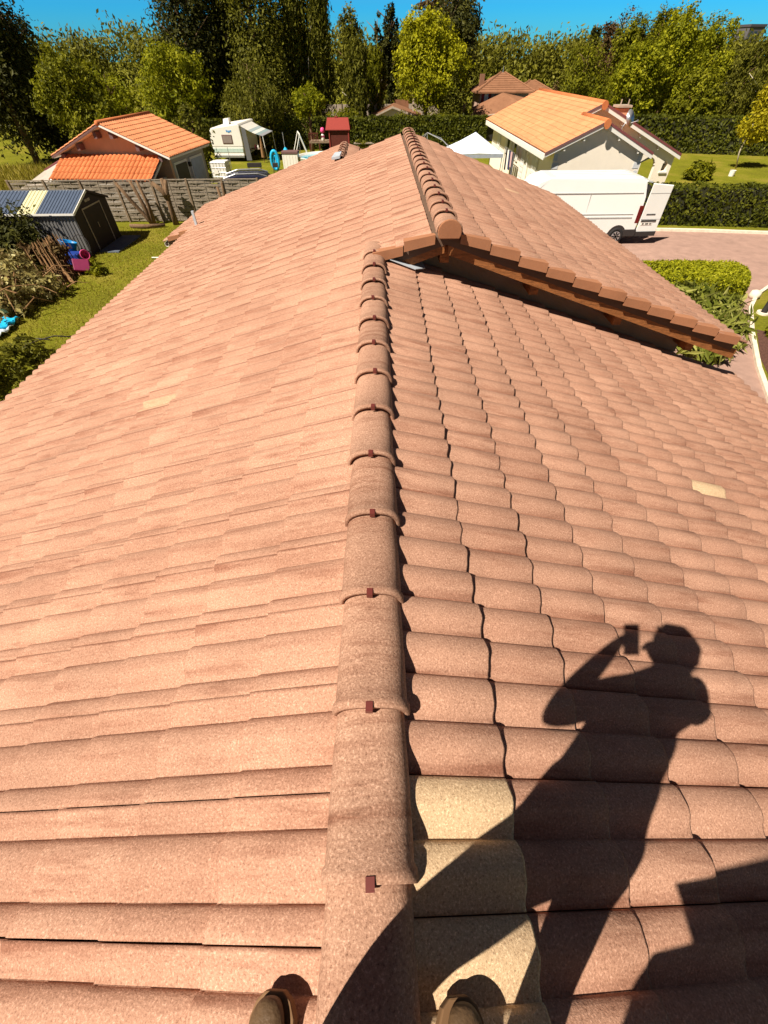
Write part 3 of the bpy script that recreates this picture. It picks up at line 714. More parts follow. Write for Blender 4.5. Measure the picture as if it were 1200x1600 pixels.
class WB(MB):       # world coordinates in, stored relative to the thing's base
    def wbuild(s, name, mat, root, parent=None, **k):
        o = np.array(root.location); s.v = [tuple(np.array(v, float)-o) for v in s.v]
        return s.build(name, mat, parent or root, **k)
def tiled(name, mat, root, ax, az, sg, tan, y0, y1, smax, pitch=.2, course=.36, amp=.03, parent=None, seg=5):
    """corrugated clay tile sheet of one slope, rolls running down the slope, courses stepped"""
    cA, sA = 1/math.sqrt(1+tan*tan), tan/math.sqrt(1+tan*tan)
    ny = max(2, int(round((y1-y0)/pitch)))*seg; yy = np.linspace(y0, y1, ny+1)
    hp = amp*np.abs(np.sin(math.pi*(yy-y0)/pitch))**.8
    V = []; A = []; nr = 0; rg = np.random.default_rng(int(abs(ax*100))+3)
    nc = int(math.ceil(smax/course)); o = np.array(root.location)
    cellv = rg.random((nc, ny//seg+1))
    for c in range(nc):
        for t in (0, 1):
            s = min((c+t)*course, smax); h = hp+.018*t
            V.append(np.stack([ax+sg*(s*cA)+sg*sA*h, yy, az-s*sA+cA*h], 1)-o)
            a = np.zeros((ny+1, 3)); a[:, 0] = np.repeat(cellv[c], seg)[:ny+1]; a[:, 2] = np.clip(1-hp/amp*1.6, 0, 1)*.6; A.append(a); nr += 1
    V = np.concatenate(V); A = np.concatenate(A); n = ny+1
    ii = (np.arange(nr-1)[:, None]*n+np.arange(ny)[None, :]).ravel(); F = np.stack([ii, ii+1, ii+1+n, ii+n], 1) if sg < 0 else np.stack([ii, ii+n, ii+1+n, ii+1], 1)
    ob = nobj(name, V, F, mat, parent or root, attr=A)
    sd = ob.modifiers.new('solid', 'SOLIDIFY'); sd.thickness = .03; sd.offset = -1 if sg > 0 else 1
    return ob

# ------------------------------------------------------------ the white house on the right
h2 = thing('white_house', 'white rendered house with bright orange tile roof and arched porch, beyond the white van', 'house', (11.5, 28.0, 0))
T2 = .42; AEX, AEZ = 8.72, 2.62
XA, ZA = 11.5, AEZ+T2*(11.5-AEX); XB, ZB = 12.55, AEZ+T2*(12.55-AEX)
YA, YB, YE = 27.7, 31.3, 44.6
rf = WB()
def slab2(mb, ax, az, sg, tan, x1, y0, y1, th=.12, off=.03):
    P = []
    for h in (-off, -off-th):
        for x, y in ((ax, y0), (x1, y0), (x1, y1), (ax, y1)): P.append((x, y, az-abs(x-ax)*tan+h))
    mb.add(P, [(0, 1, 2, 3), (7, 6, 5, 4), (0, 4, 5, 1), (1, 5, 6, 2), (2, 6, 7, 3), (3, 7, 4, 0)])
slab2(rf, XA, ZA, -1, T2, AEX+.05, YA+.06, YB, ); slab2(rf, XA, ZA, 1, T2, 14.35, YA+.06, YB)
slab2(rf, XB, ZB, -1, T2, AEX+.05, YB+.06, YE-.05); slab2(rf, XB, ZB, 1, .40, 17.9, YB+.06, YE-.05)
r2 = rf.wbuild('roof', M_WHITE, h2)
sq = math.sqrt(1+T2*T2)
for a in ((XA, ZA, -1, T2, YA, YB, (XA-AEX)*sq), (XA, ZA, 1, T2, YA, YB, 2.9*sq), (XB, ZB, -1, T2, YB, YE, (XB-AEX)*sq), (XB, ZB, 1, .40, YB, YE, 5.4*1.077)):
    o = tiled('roof_tiles', M_ORANGE, h2, *a, parent=r2, pitch=.3)
for (x, z, y0, y1) in ((XA, ZA, YA-.05, YB), (XB, ZB, YB-.05, YE)):
    mb = WB(); mb.tube([(x, y0, z+.0), (x, y1, z+.0)], .13, seg=10); mb.wbuild('ridge_cap', M_ORANGE2, h2, r2, smooth=True)
    mb = WB(); mb.prism([(x+.17*math.cos(a), y0-.02, z-.07+.2*math.sin(a)) for a in np.linspace(0, 2*math.pi, 13)[:-1]], (0, -.04, 0)); mb.wbuild('ridge_end_disc', M_ORANGE2, h2, r2)
def rake(x0, z0, x1, z1, y, off, h, th, mat, name):
    mb = WB(); mb.prism([(x0, y, z0+off), (x1, y, z1+off), (x1, y, z1+off-h), (x0, y, z0+off-h)], (0, th, 0)); return mb.wbuild(name, mat, h2, r2)
for (xa, za, xl, zl, xr, zr, y) in ((XA, ZA, AEX, AEZ, 14.38, ZA-(14.38-XA)*T2, YA), (XB, ZB, 11.6, ZB-.95*T2, 17.95, ZB-5.4*.40, YB)):
    rake(xa-.12, za-.05, xl, zl, y-.02, .04, .13, .05, M_TAUPE, 'verge_trim'); rake(xa-.12, za-.05, xl+.05, zl+.02, y, -.09, .09, .05, M_WHITE, 'bargeboard')
    rake(xa+.12, za-.05, xr, zr, y-.02, .05, .10, .05, M_PURPLE, 'verge_trim'); rake(xa+.12, za-.05, xr, zr, y, -.05, .17, .05, M_WHITE, 'bargeboard')
mb = WB()
for i in range(84):
    y = YA+.1+i*.2; mb.box(AEX-.02, AEX+.0, y, y+.14, AEZ-.28, AEZ-.04)
mb.box(AEX+.003, AEX+.04, YA+.08, YE, AEZ-.2, AEZ-.02); mb.wbuild('eave_fascia', M_WHITE, h2, r2)
mb = WB(); y = 27.98
mb.prism([(9.32, y, 0), (14.0, y, 0), (14.0, y, ZA-(14.0-XA)*T2-.16), (XA, y, ZA-.16), (9.32, y, ZA-(XA-9.32)*T2-.16)], (0, .25, 0))
wl_ = mb.wbuild('wall', M_CREAM, h2)
mb = WB(); mb.box(9.32, 9.55, 28.233, 44.1, 0, 2.7); mb.wbuild('wall', M_CREAM, h2)
mb = WB(); mb.box(13.77, 14.0, 28.233, 31.9, 0, 2.5); mb.wbuild('wall', M_CREAM, h2)
mb = WB(); mb.prism([(9.6, 31.95, 2.2), (15.0, 31.95, 2.2), (15.0, 31.95, ZB-(15-XB)*.4-.16), (XB, 31.95, ZB-.16), (9.6, 31.95, ZB-(XB-9.6)*T2-.16)], (0, .2, 0)); mb.wbuild('wall', M_CREAM, h2)
# far gable and right wall
mb = WB(); mb.prism([(9.55, 43.9, 0), (15.6, 43.9, 0), (15.6, 43.9, 2.7), (XB, 43.9, ZB-.16), (9.55, 43.9, ZB-(XB-9.55)*T2-.16)], (0, .2, 0)); mb.wbuild('wall', M_CREAM, h2)
mb = WB(); mb.box(15.35, 15.6, 33.4, 43.89, 0, 2.7); mb.wbuild('wall', M_CREAM, h2)
# porch wall with an arched opening and a small arched niche
def arch_wall(x0, x1, ya, yb, topf, opens):
    nx = 72; xs = np.linspace(x0, x1, nx+1); mb = WB()
    for i in range(nx):
        xm = (xs[i]+xs[i+1])/2; segs = [(0.0, topf(xm))]
        for (oc, hw, zb, zs) in opens:
            if abs(xm-oc) < hw:
                zt = zs+math.sqrt(max(0, hw*hw-(xm-oc)**2)); s2 = []
                for a, b in segs:
                    if zb > a: s2.append((a, zb))
                    s2.append((zt, b))
                segs = s2
        for a, b in segs:
            if b-a > .01: mb.box(xs[i], xs[i+1]+.0005, ya, yb, a, b)
    return mb
arch_wall(14.15, 17.75, 31.55, 31.8, lambda x: ZB-(x-XB)*.4-.17, [(16.28, .45, .05, 1.5), (17.35, .13, 1.3, 1.62)]).wbuild('porch_wall', M_CREAM, h2)
mb = WB(); mb.box(17.5, 17.75, 31.81, 33.2, 0, 1.95); mb.wbuild('porch_wall', M_CREAM, h2)
mb = WB(); mb.box(17.12, 17.6, 31.48, 31.55, 1.2, 1.27); mb.wbuild('sill', M_WHITE, h2)
M_QUOIN = pmat('quoin', (.62, .62, .62), var=.05)
for sd_ in (0, 1):
    mb = WB()
    for i in range(7):
        z = .25+i*.34; wq = .34 if i % 2 else .22; xq = 9.30 if sd_ == 0 else 14.01-wq; mb.box(xq, xq+wq, 27.965, 27.979, z, z+.26)
    mb.wbuild('quoins', M_QUOIN, h2)
for xx in (9.7, 10.6, 12.4, 13.6):
    zt = ZA-abs(xx-XA)*T2; mb = WB(); mb.box(xx-.04, xx+.04, 27.74, 27.97, zt-.33, zt-.17); mb.wbuild('eave_bracket', M_WHITE, h2)
for xx in (13.9, 15.2, 16.5):
    zt = ZB-abs(xx-XB)*.4; mb = WB(); mb.box(xx-.04, xx+.04, 31.38, 31.54, zt-.36, zt-.2); mb.wbuild('eave_bracket', M_WHITE, h2)
def window2(y0, y1, z0, z1, closed=False):
    f = WB(); f.box(9.27, 9.315, y0, y1, z0, z1); f = f.wbuild('window', M_WHITE, h2)
    g = WB(); g.box(9.255, 9.268, y0+.08, y1-.08, z0+.08, z1-.08); g.wbuild('pane', M_GLASS, h2, f)
    for yy in (((y0+.02, (y0+y1)/2-.01), ((y0+y1)/2+.01, y1-.02)) if closed else ((y0-.55, y0-.05), (y1+.05, y1+.55))):
        s = WB(); s.box(9.2499, 9.29 if not closed else 9.254, yy[0], yy[1], z0, z1)
        for k in range(8): s.box(9.235, 9.249, yy[0]+.05, yy[1]-.05, z0+.08+k*(z1-z0-.1)/8, z0+.08+(k+.6)*(z1-z0-.1)/8)
        s.wbuild('shutter', M_WHITE, h2)
window2(37.8, 38.5, 1.35, 2.2); window2(35.7, 36.4, 1.3, 2.2); window2(30.4, 31.6, .25, 2.25, True); window2(40.9, 41.9, .9, 2.1, True); window2(33.3, 34.2, .2, 2.25, True)
mb = WB(); mb.tube([(9.2, 32.4, 0), (9.2, 32.4, 2.4)], .04); mb.wbuild('downpipe', M_WHITE, h2)
mb = WB(); mb.tube([(14.12, 28.35, .0), (14.12, 28.35, 2.1), (14.4, 27.9, 2.4)], .045); mb.wbuild('downpipe', M_METAL, h2, smooth=True)
mb = WB(); mb.box(14.5, 15.15, 33.9, 34.5, 3.0, 3.86); c = mb.wbuild('chimney', pmat('pink_brick', (.62, .30, .18), var=.2, scale=12), h2, r2)
mb = WB(); mb.box(14.4, 15.25, 33.8, 34.6, 3.9, 4.0); mb.box(14.55, 14.6, 33.95, 34.0, 4.0, 4.25); mb.box(15.0, 15.05, 33.95, 34.0, 4.0, 4.25); mb.wbuild('chimney_cap', M_CONC, h2)
mb = WB(); mb.lathe([(.05, 3.35), (.06, 3.6), (.12, 3.62), (.1, 3.75), (.02, 3.8)], 11.4, 37.5, seg=10); mb.wbuild('roof_vent', M_ORANGE2, h2, smooth=True)
dish = thing('satellite_dish', 'grey satellite dish on a bent mast above the orange roof', 'satellite dish', (13.3, 30.0, 3.1))
mb = MB(); mb.tube([(0, 0, 0), (.05, 0, .3), (.2, 0, .5)], .025); mb.build('mast', M_METAL, dish)
mb = MB(); mb.lathe([(.36, .10), (.30, .05), (.18, .012), (.02, 0), (.02, -.02), (.19, -.01), (.31, .03), (.365, .085)], 0, 0, seg=20)
d = mb.build('reflector', M_METAL, dish, smooth=True); d.location = (.22, -.04, .62); d.rotation_euler = (R_(68), 0, R_(38))
mb = MB(); mb.tube([(.22, -.04, .4), (.62, -.28, .55)], .015); mb.box(.59, .66, -.31, -.25, .52, .6); mb.build('feed_arm', M_METAL, dish)

# ------------------------------------------------------------ the van
van = thing('panel_van', 'white high-roof panel van parked on the driveway with one rear door swung open', 'van', (9.0, 22.1, 0))
# x along the van: rear at x=2.35, nose towards -x. the near side is y = -.0
RX = 2.95; HT = 2.5; WD = 2.0
prof_ = [(RX, .42), (RX+.03, 1.0), (RX-.03, 1.8), (RX-.16, 2.30), (RX-.42, HT), (-1.5, HT), (-1.95, 2.36), (-2.75, 1.55), (-3.25, 1.22), (-3.45, .95), (-3.45, .42)]
V = []; F = []; secs = [(0, .0), (.0, .0)]
rows = []
def inset(z): return .0 if z < 1.1 else .14*((z-1.1)/1.4)**1.6
for side in (0, 1):
    for (x, z) in prof_: V.append((x, inset(z) if side == 0 else WD-inset(z), z))
n = len(prof_)
F.append(tuple(range(n))[::-1]); F.append(tuple(range(n, 2*n)))
for i in range(n): F.append((i, i+1 if i < n-1 else 0, n+(i+1 if i < n-1 else 0), n+i))
mb = MB(); mb.add(V, F); vb = mb.build('body', M_VAN, van, bevel=.05)
M_SEAM = pmat('panel_seam', (.42, .42, .40), rough=.6)
mb = MB()
def sidebar(x0, x1, z0, z1, t=.004):
    mb.add([(x0, inset(z0)-t, z0), (x1, inset(z0)-t, z0), (x1, inset(z1)-t, z1), (x0, inset(z1)-t, z1), (x0, inset(z0)+.03, z0), (x1, inset(z0)+.03, z0), (x1, inset(z1)+.03, z1), (x0, inset(z1)+.03, z1)],
           [(0, 1, 2, 3), (7, 6, 5, 4), (0, 4, 5, 1), (3, 2, 6, 7), (0, 3, 7, 4), (1, 5, 6, 2)])
sidebar(-1.9, 2.75, 1.945, 1.965); sidebar(-1.35, 2.6, 1.19, 1.205); sidebar(-1.25, -1.238, .62, 1.94); sidebar(-1.35, 2.6, 1.02, 1.03)
mb.build('panel_seam', M_SEAM, van)
mb = MB(); sidebar(.42, .432, .62, 1.94); sidebar(-1.238, .42, .62, .63); mb.build('sliding_door_seam', M_SEAM, van)
mb = MB(); sidebar(-1.12, -.92, 1.12, 1.155, .02); mb.build('door_handle', M_BLACKP, van)
mb = MB(); sidebar(.5, 2.6, 1.06, 1.085, .010); mb.build('door_rail', M_SEAM, van)
for k_ in range(4):
    mb = MB(); mb.box(-1.2, 2.3, .42+k_*.38, .47+k_*.38, HT-.005, HT+.012); mb.build('roof_rib', M_VAN, van, bevel=.01)
mb = MB(); sidebar(1.1, 1.16, .68, .72, .012); mb.build('side_marker', pmat('amber_lens', (.6, .2, .02), rough=.3), van)
mb = MB(); sidebar(-2.1, -1.25, 1.3, 1.85, .008); mb.build('cab_window', M_GLASS, van)
mb = MB(); mb.box(RX-.02, RX+.06, .1, .24, .85, 1.5); mb.box(RX-.16, RX+.02, -.006, .1, .85, 1.5); mb.build('tail_light', pmat('tail_red', (.12, .008, .008), rough=.2), van, bevel=.01)
mb = MB(); mb.box(RX-.75, RX+.07, -.02, WD+.02, .32, .62); mb.build('rear_bumper', M_BLACKP, van, bevel=.04)
mb = MB(); mb.box(-1.0, 1.5, -.012, .05, .36, .48); mb.build('sill_trim', M_BLACKP, van)
mb = MB(); mb.box(RX+.0, RX+.035, .12, WD-.12, .62, 2.2); mb.build('load_opening', M_BLACKP, van)
for (wx, wy, s) in ((2.12, .0, 1), (2.12, WD, -1), (-2.6, 0, 1), (-2.6, WD, -1)):
    mb = MB(); mb.lathe([(.2, .10*s), (.2, .0), (.3, -.015*s), (.345, .02*s), (.345, .2*s), (.3, .22*s), (.1, .22*s)], wx, .345, seg=24, axis='y'); mb.v = [(v[0], v[1]+wy-.03*s, v[2]) for v in mb.v]
    wh = mb.build('wheel', M_RUB, van, smooth=True)
    mb = MB(); mb.lathe([(.205, .0), (.2, .03*s), (.11, .05*s), (.1, .01*s), (.06, .0)], wx, .345, seg=20, axis='y')
    for k in range(8):
        a = k*math.pi/4; c, s_ = math.cos(a), math.sin(a)
        mb.prism([(wx+.07*c-.03*s_, .0, .345+.07*s_+.03*c), (wx+.07*c+.03*s_, .0, .345+.07*s_-.03*c), (wx+.19*c+.025*s_, .0, .345+.19*s_-.025*c), (wx+.19*c-.025*s_, .0, .345+.19*s_+.025*c)], (0, .02*s, 0))
    mb.v = [(v[0], v[1]+wy-.06*s, v[2]) for v in mb.v]; mb.build('rim', M_METAL, van)
    mb = MB(); mb.v = []; arc = [(wx+.44*math.cos(a), .345+.44*math.sin(a)) for a in np.linspace(-.1, math.pi+.1, 15)]
    mb.prism([(x, wy-.006*s, z) for x, z in arc], (0, .04*s, 0)); mb.build('wheel_arch', M_BLACKP, van)
# open rear door, hinged on the near side and swung out past the tail
dr = MB(); dr.add([(0, 0, .42), (.95, 0, .42), (.95, 0, 2.22), (0, 0, 2.30), (0, -.05, .42), (.95, -.05, .42), (.93, -.05, 2.2), (0, -.05, 2.28)],
       [(0, 1, 2, 3), (7, 6, 5, 4), (0, 4, 5, 1), (1, 5, 6, 2), (2, 6, 7, 3), (3, 7, 4, 0)])
door = dr.build('rear_door', M_VAN, van, bevel=.015); door.location = (RX+.07, .06, 0); door.rotation_euler = (0, 0, R_(3))
mb = MB(); mb.box(.02, .93, -.057, -.052, 1.935, 1.95); mb.box(.02, .93, -.057, -.052, .99, 1.0); mb.build('panel_seam', M_SEAM, door)
mb = MB(); mb.box(.0, .96, -.075, -.02, .34, .52); mb.build('door_foot', M_BLACKP, door)
mb = MB(); mb.box(.06, .76, -.07, -.053, .90, .965); mb.build('handle_strip', M_BLACKP, door)
mb = MB(); xx = .2
for k, wd in enumerate((.05, .045, .05, .04, .05, .045, .05)):
    box('badge_letter', M_BLACKP, door, xx, xx+wd, -.062, -.053, 1.15, 1.195); xx += wd+.014
mb = MB(); mb.box(.1, .62, -.062, -.053, .77, .87); pl_ = mb.build('number_plate', M_WHITE, door)
mb = MB(); xx = .15
for k, wd in enumerate((.04, .03, .0, .035, .04, .035, .0, .04, .03)):
    if wd: box('plate_character', M_BLACKP, door, xx, xx+wd, -.066, -.063, .79, .85)
    xx += .05
dr2 = MB(); dr2.box(0, .06, 0, .9, .42, 2.25); d2 = dr2.build('rear_door', M_VAN, van, bevel=.015); d2.location = (RX+.05, 1.05, 0)
mb = MB(); mb.prism([(RX-.1, .25, 2.3), (RX+.16, .32, 2.26), (RX+.16, 1.7, 2.26), (RX-.1, 1.75, 2.3)], (0, 0, .05)); mb.build('roof_lip', M_VAN, van)

# ------------------------------------------------------------ garage at the left
gr = thing('garage', 'small pink-gabled garage with orange tile roofs behind the woven fence', 'garage', (-14.5, 29.0, 0), R_(-7.5))
GW, GZ, GT = 3.35, 2.50, .38; GR = GZ+GT*GW
mb = MB()
for sg in (-1, 1):
    P = []
    for h in (-.03, -.12):
        for x, y in ((0, 0.06), (sg*(GW+.02), .06), (sg*(GW+.02), 5.3), (0, 5.3)): P.append((x, y, GR-abs(x)*GT+h))
    mb.add(P, [(0, 1, 2, 3), (7, 6, 5, 4), (0, 4, 5, 1), (1, 5, 6, 2), (2, 6, 7, 3), (3, 7, 4, 0)])
gro = mb.build('roof', M_WHITE, gr)
def tiles_in(root, parent, mat, ax, az, sg, tan, y0, y1, smax, **k):
    cA, sA = 1/math.sqrt(1+tan*tan), tan/math.sqrt(1+tan*tan)
    pitch, course, amp, seg = k.get('pitch', .22), k.get('course', .36), k.get('amp', .045), 6
    ny = max(2, int(round((y1-y0)/pitch)))*seg; yy = np.linspace(y0, y1, ny+1); hp = amp*np.abs(np.sin(math.pi*(yy-y0)/pitch))**.8
    V = []; A = []; nr = 0; rg = np.random.default_rng(11); nc = int(math.ceil(smax/course)); cv = rg.random((nc, ny//seg+1))
    for c in range(nc):
        for t in (0, 1):
            s = min((c+t)*course, smax); h = hp+.022*t
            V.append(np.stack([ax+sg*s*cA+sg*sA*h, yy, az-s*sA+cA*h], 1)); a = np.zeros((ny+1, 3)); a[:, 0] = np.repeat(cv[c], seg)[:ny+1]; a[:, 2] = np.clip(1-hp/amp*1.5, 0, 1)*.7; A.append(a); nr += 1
    V = np.concatenate(V); A = np.concatenate(A); n = ny+1
    if k.get('swap'): V = V[:, [1, 0, 2]]*np.array([1, k['swap'], 1])
    if 'shift' in k: V = V+np.array(k['shift'])
    ii = (np.arange(nr-1)[:, None]*n+np.arange(ny)[None, :]).ravel(); F = np.stack([ii, ii+1, ii+1+n, ii+n], 1) if (sg < 0 and not k.get('swap')) else np.stack([ii, ii+n, ii+1+n, ii+1], 1)
    ob = nobj('roof_tiles', V, F, mat, parent, attr=A)
    sd = ob.modifiers.new('solid', 'SOLIDIFY'); sd.thickness = .03; sd.offset = 0
    return ob
for sg in (-1, 1): tiles_in(gr, gro, M_ORANGE, 0, GR, sg, GT, 0, 5.4, (GW+.08)*1.07)
mb = MB(); mb.tube([(0, -.03, GR+.02), (0, 5.42, GR+.02)], .11, seg=10); mb.build('ridge_cap', M_ORANGE2, gro, smooth=True)
for sg in (-1, 1):
    mb = MB(); mb.prism([(0, -.02, GR-.02), (sg*(GW+.05), -.02, GZ-.04), (sg*(GW+.05), -.02, GZ-.12), (0, -.02, GR-.10)], (0, .05, 0)); mb.build('bargeboard', M_TAUPE if sg < 0 else M_WHITE, gro)
    for q in (.45, 1.7, 2.8):
        mb = MB(); zt = GR-q*GT; mb.box(sg*q-.09, sg*q+.09, .1, .55, zt-.42, zt-.16); mb.build('purlin_end', M_TAUPE, gro)
mb = MB(); mb.prism([(-3.0, .6, 0), (3.0, .6, 0), (3.0, .6, GR-3*GT-.13), (0, .6, GR-.13), (-3.0, .6, GR-3*GT-.13)], (0, .2, 0)); mb.build('wall', M_PINK, gr)
mb = MB(); mb.box(2.8, 3.0, .805, 5.0, 0, 2.5); mb.build('wall', M_GREYR, gr)
mb = MB(); mb.box(-3.0, -2.8, .805, 5.0, 0, 2.5); mb.box(-2.79, 2.79, 4.8, 5.0, 0, 2.5); mb.build('wall', M_PINK, gr)
for (y0, y1, mt, nm) in ((.95, 2.5, M_BLACKP, 'doorway'), (2.9, 4.6, pmat('blue_white_door', (.38, .43, .52), rough=.6), 'door')):
    f = MB(); f.box(3.003, 3.05, y0, y1, 0, 2.12); f = f.build('door_frame', M_WHITE, gr)
    box(nm, mt, f, 3.052, 3.075, y0+.1, y1-.1, 0, 2.02)
box('wall_lamp', M_BLACKP, gr, 3.01, 3.15, 2.62, 2.78, 1.75, 1.95)
# lean-to roof in front of the gable
mb = MB(); mb.prism([(-3.15, .52, 2.40), (2.72, .52, 2.40), (2.72, -1.35, 1.62), (-3.15, -1.35, 1.62)], (0, 0, -.1)); lt = mb.build('lean_to_roof', M_WHITE, gr)
tiles_in(gr, lt, M_ORANGE2, 0, 2.46, 1, .42, -3.1, 2.75, 2.05, swap=-1, shift=(0, .5, 0), pitch=.25, course=.5, amp=.07)
box('lean_to_wall', M_GREYR, gr, 2.45, 2.6, -1.2, .55, 0, 1.6); box('lean_to_wall', M_GREYR, gr, -3.0, 2.44, -1.2, -1.05, 0, 1.55)
mb = MB(); mb.prism([(-3.25, 1.2, 2.36), (-3.25, -1.5, 1.55), (-4.95, -1.5, 1.30), (-4.95, 1.0, 1.75)], (0, 0, -.12)); mb.build('lean_to_roof', pmat('fibre_sheet', (.42, .36, .30), rough=.8), gr)
mb = MB(); mb.prism([(-3.25, 1.2, 2.42), (-4.97, 1.0, 1.80), (-4.97, .85, 1.78), (-3.25, 1.05, 2.36)], (0, 0, -.1)); mb.build('verge_trim', M_PURPLE, gr)
mb = MB(); mb.prism([(-5.0, -1.56, 1.25), (-3.2, -1.56, 1.52), (-3.2, -1.56, 1.3), (-5.0, -1.56, 1.02)], (0, .05, 0)); mb.box(-4.9, -3.2, -1.5, -1.4, 0, 1.1); mb.build('fascia', M_WHITE, gr)

# ------------------------------------------------------------ woven fence
fn = thing('woven_fence', 'weathered grey woven timber fence between the lawn and the garage', 'fence', (-19, 26.9, 0))
rgf = np.random.default_rng(3); FX = 13.6; pw = 1.85
for i in range(8):
    x = i*pw-.25
    box('post', M_FENCED, fn, x-.045, x+.045, -.05, .05, 0, 1.86)
    if i < 7:
        V = []; F = []
        for k in range(14):
            z0 = .06+k*.123; nn = 26
            ph = math.pi*(k % 2)
            b = len(V); tl = rgf.normal(0, .012)
            for q in range(nn+1):
                u = q/nn; xx = x+.05+u*(pw-.1); dy = .02*math.sin(u*math.pi*2+ph)+rgf.normal(0, .002); dz = rgf.normal(0, .004)+tl*u
                V += [(xx, dy-.006, z0+dz), (xx, dy-.006, z0+.106+dz), (xx, dy+.006, z0+.106+dz), (xx, dy+.006, z0+dz)]
            for q in range(nn):
                for e_ in range(4): F.append((b+q*4+e_, b+q*4+(e_+1) % 4, b+q*4+4+(e_+1) % 4, b+q*4+4+e_))
        for uu in (.25, .5, .75):
            b = len(V); xx = x+.05+uu*(pw-.1)
            V += [(xx-.012, -.02, .03), (xx+.012, -.02, .03), (xx+.012, .02, .03), (xx-.012, .02, .03), (xx-.012, -.02, 1.8), (xx+.012, -.02, 1.8), (xx+.012, .02, 1.8), (xx-.012, .02, 1.8)]
            F += [(b, b+1, b+5, b+4), (b+1, b+2, b+6, b+5), (b+2, b+3, b+7, b+6), (b+3, b, b+4, b+7), (b+4, b+5, b+6, b+7)]
        nobj('woven_panel', V, F, M_FENCE, fn); box('top_rail', M_FENCE, fn, x+.05, x+pw-.05, -.03, .03, 1.80, 1.84)

# pollarded trunks in front of the fence
def pollard(lab, x, y, stubs, r=.1):
    t = thing('pollard_tree', lab, 'tree', (x, y, 0), 0, 'bare pollarded trunks by the woven fence')
    for i, st in enumerate(stubs):
        mb = MB(); mb.tube(st, [r*1.1]+[r*.85]*(len(st)-2)+[r*.62], seg=9); mb.build('trunk' if i == 0 else 'limb', M_BARK, t, smooth=True)
pollard('leaning bare pollarded trunk with three long limbs, nearest the dark shed', -12.2, 26.3,
        [[(0, 0, -.05), (-.25, 0, .35), (-.7, -.1, 1.1), (-1.1, -.15, 1.85)], [(-.05, 0, .1), (-.2, .05, .9), (-.45, .05, 1.9)], [(.05, 0, .1), (.05, .05, .9), (-.1, .05, 1.85)]], .11)
pollard('stout forked pollarded trunk standing alone at the middle of the woven fence', -11.0, 26.35,
        [[(0, 0, -.05), (0, 0, .7), (.0, 0, 1.25), (.18, 0, 1.9)], [(0, 0, 1.15), (-.15, 0, 1.45), (-.55, -.05, 1.8)], [(0, 0, 1.2), (.02, .05, 1.6), (-.02, .05, 1.95)]], .15)
pollard('short pollarded trunk at the roof edge, right end of the woven fence', -8.2, 26.4,
        [[(0, 0, -.05), (0, 0, .8), (-.1, 0, 1.6)], [(0, 0, .9), (.2, 0, 1.3), (.18, 0, 1.75)]], .10)
mb = MB(); mb.tube([(-13.2, 25.75, .1), (-12.4, 25.6, .1), (-11.4, 25.85, .1)], [.09, .1, .07], seg=9)
setp(mb.build('log', M_BARK, smooth=True), 'long bare log lying on the grass along the woven fence', 'log')

# ------------------------------------------------------------ garden shed
shd = thing('garden_shed', 'dark metal garden shed with ribbed blue-grey roof and one pale translucent panel', 'shed', (-13.1, 22.8, 0))
hw, ze, zr, Lh = 1.6, 1.62, 2.12, 3.9
mb = MB(); mb.prism([(-.05, -hw+.05, 0), (-.05, hw-.05, 0), (-.05, hw-.05, ze-.03), (-.05, 0, zr-.05), (-.05, -hw+.05, ze-.03)], (-.04, 0, 0)); mb.build('front_wall', M_SHEDD, shd)
mb = MB(); mb.prism([(-Lh+.05, -hw+.05, 0), (-Lh+.05, hw-.05, 0), (-Lh+.05, hw-.05, ze-.03), (-Lh+.05, 0, zr-.05), (-Lh+.05, -hw+.05, ze-.03)], (.04, 0, 0)); mb.build('back_wall', M_SHEDD, shd)
def ribbed(name, mat, p0, p1, p2, nrib, parent, amp=.02):   # p0->p1 across the ribs, p0->p2 along them
    p0, p1, p2 = [np.array(p, float) for p in (p0, p1, p2)]; nn = np.cross(p1-p0, p2-p0); nn /= np.linalg.norm(nn)
    prof = []
    for i in range(nrib): prof += [((i+.0)/nrib, 0), ((i+.3)/nrib, 0), ((i+.42)/nrib, amp), ((i+.72)/nrib, amp), ((i+.84)/nrib, 0)]
    prof.append((1, 0)); V = []
    for u, h in prof:
        a = p0+(p1-p0)*u+nn*h; V += [a, a+(p2-p0)]
    n = len(prof); F = [(2*i, 2*i+2, 2*i+3, 2*i+1) for i in range(n-1)]
    o = nobj(name, V, F, mat, parent); sd = o.modifiers.new('s', 'SOLIDIFY'); sd.thickness = .01; sd.offset = -1; return o
M_SHEDW2 = pmat('shed_side', (.15, .145, .14), rough=.5, spec=.4)
ribbed('side_wall', M_SHEDW2, (-Lh+.05, -hw+.03, 0), (-.05, -hw+.03, 0), (-Lh+.05, -hw+.03, ze-.02), 26, shd, .022)
ribbed('side_wall', M_SHEDW2, (-.05, hw-.03, 0), (-Lh+.05, hw-.03, 0), (-.05, hw-.03, ze-.02), 26, shd, .022)
sr = MB(); sr.box(-Lh-.03, .06, -.03, .03, zr-.01, zr+.015); sr = sr.build('roof', M_METAL, shd)
for (a, b, mt, nr_) in ((-Lh, -2.42, M_SHEDR, 9), (-2.42, -1.62, M_SKYL, 5), (-1.62, .02, M_SHEDR, 12)):
    ribbed('roof_sheet' if mt is M_SHEDR else 'translucent_panel', mt, (a, -hw-.06, ze-.03), (b, -hw-.06, ze-.03), (a, -.0, zr), nr_, sr, .018)
ribbed('roof_sheet', M_SHEDR, (.02, hw+.06, ze-.03), (-Lh, hw+.06, ze-.03), (.02, 0, zr), 26, sr, .018)
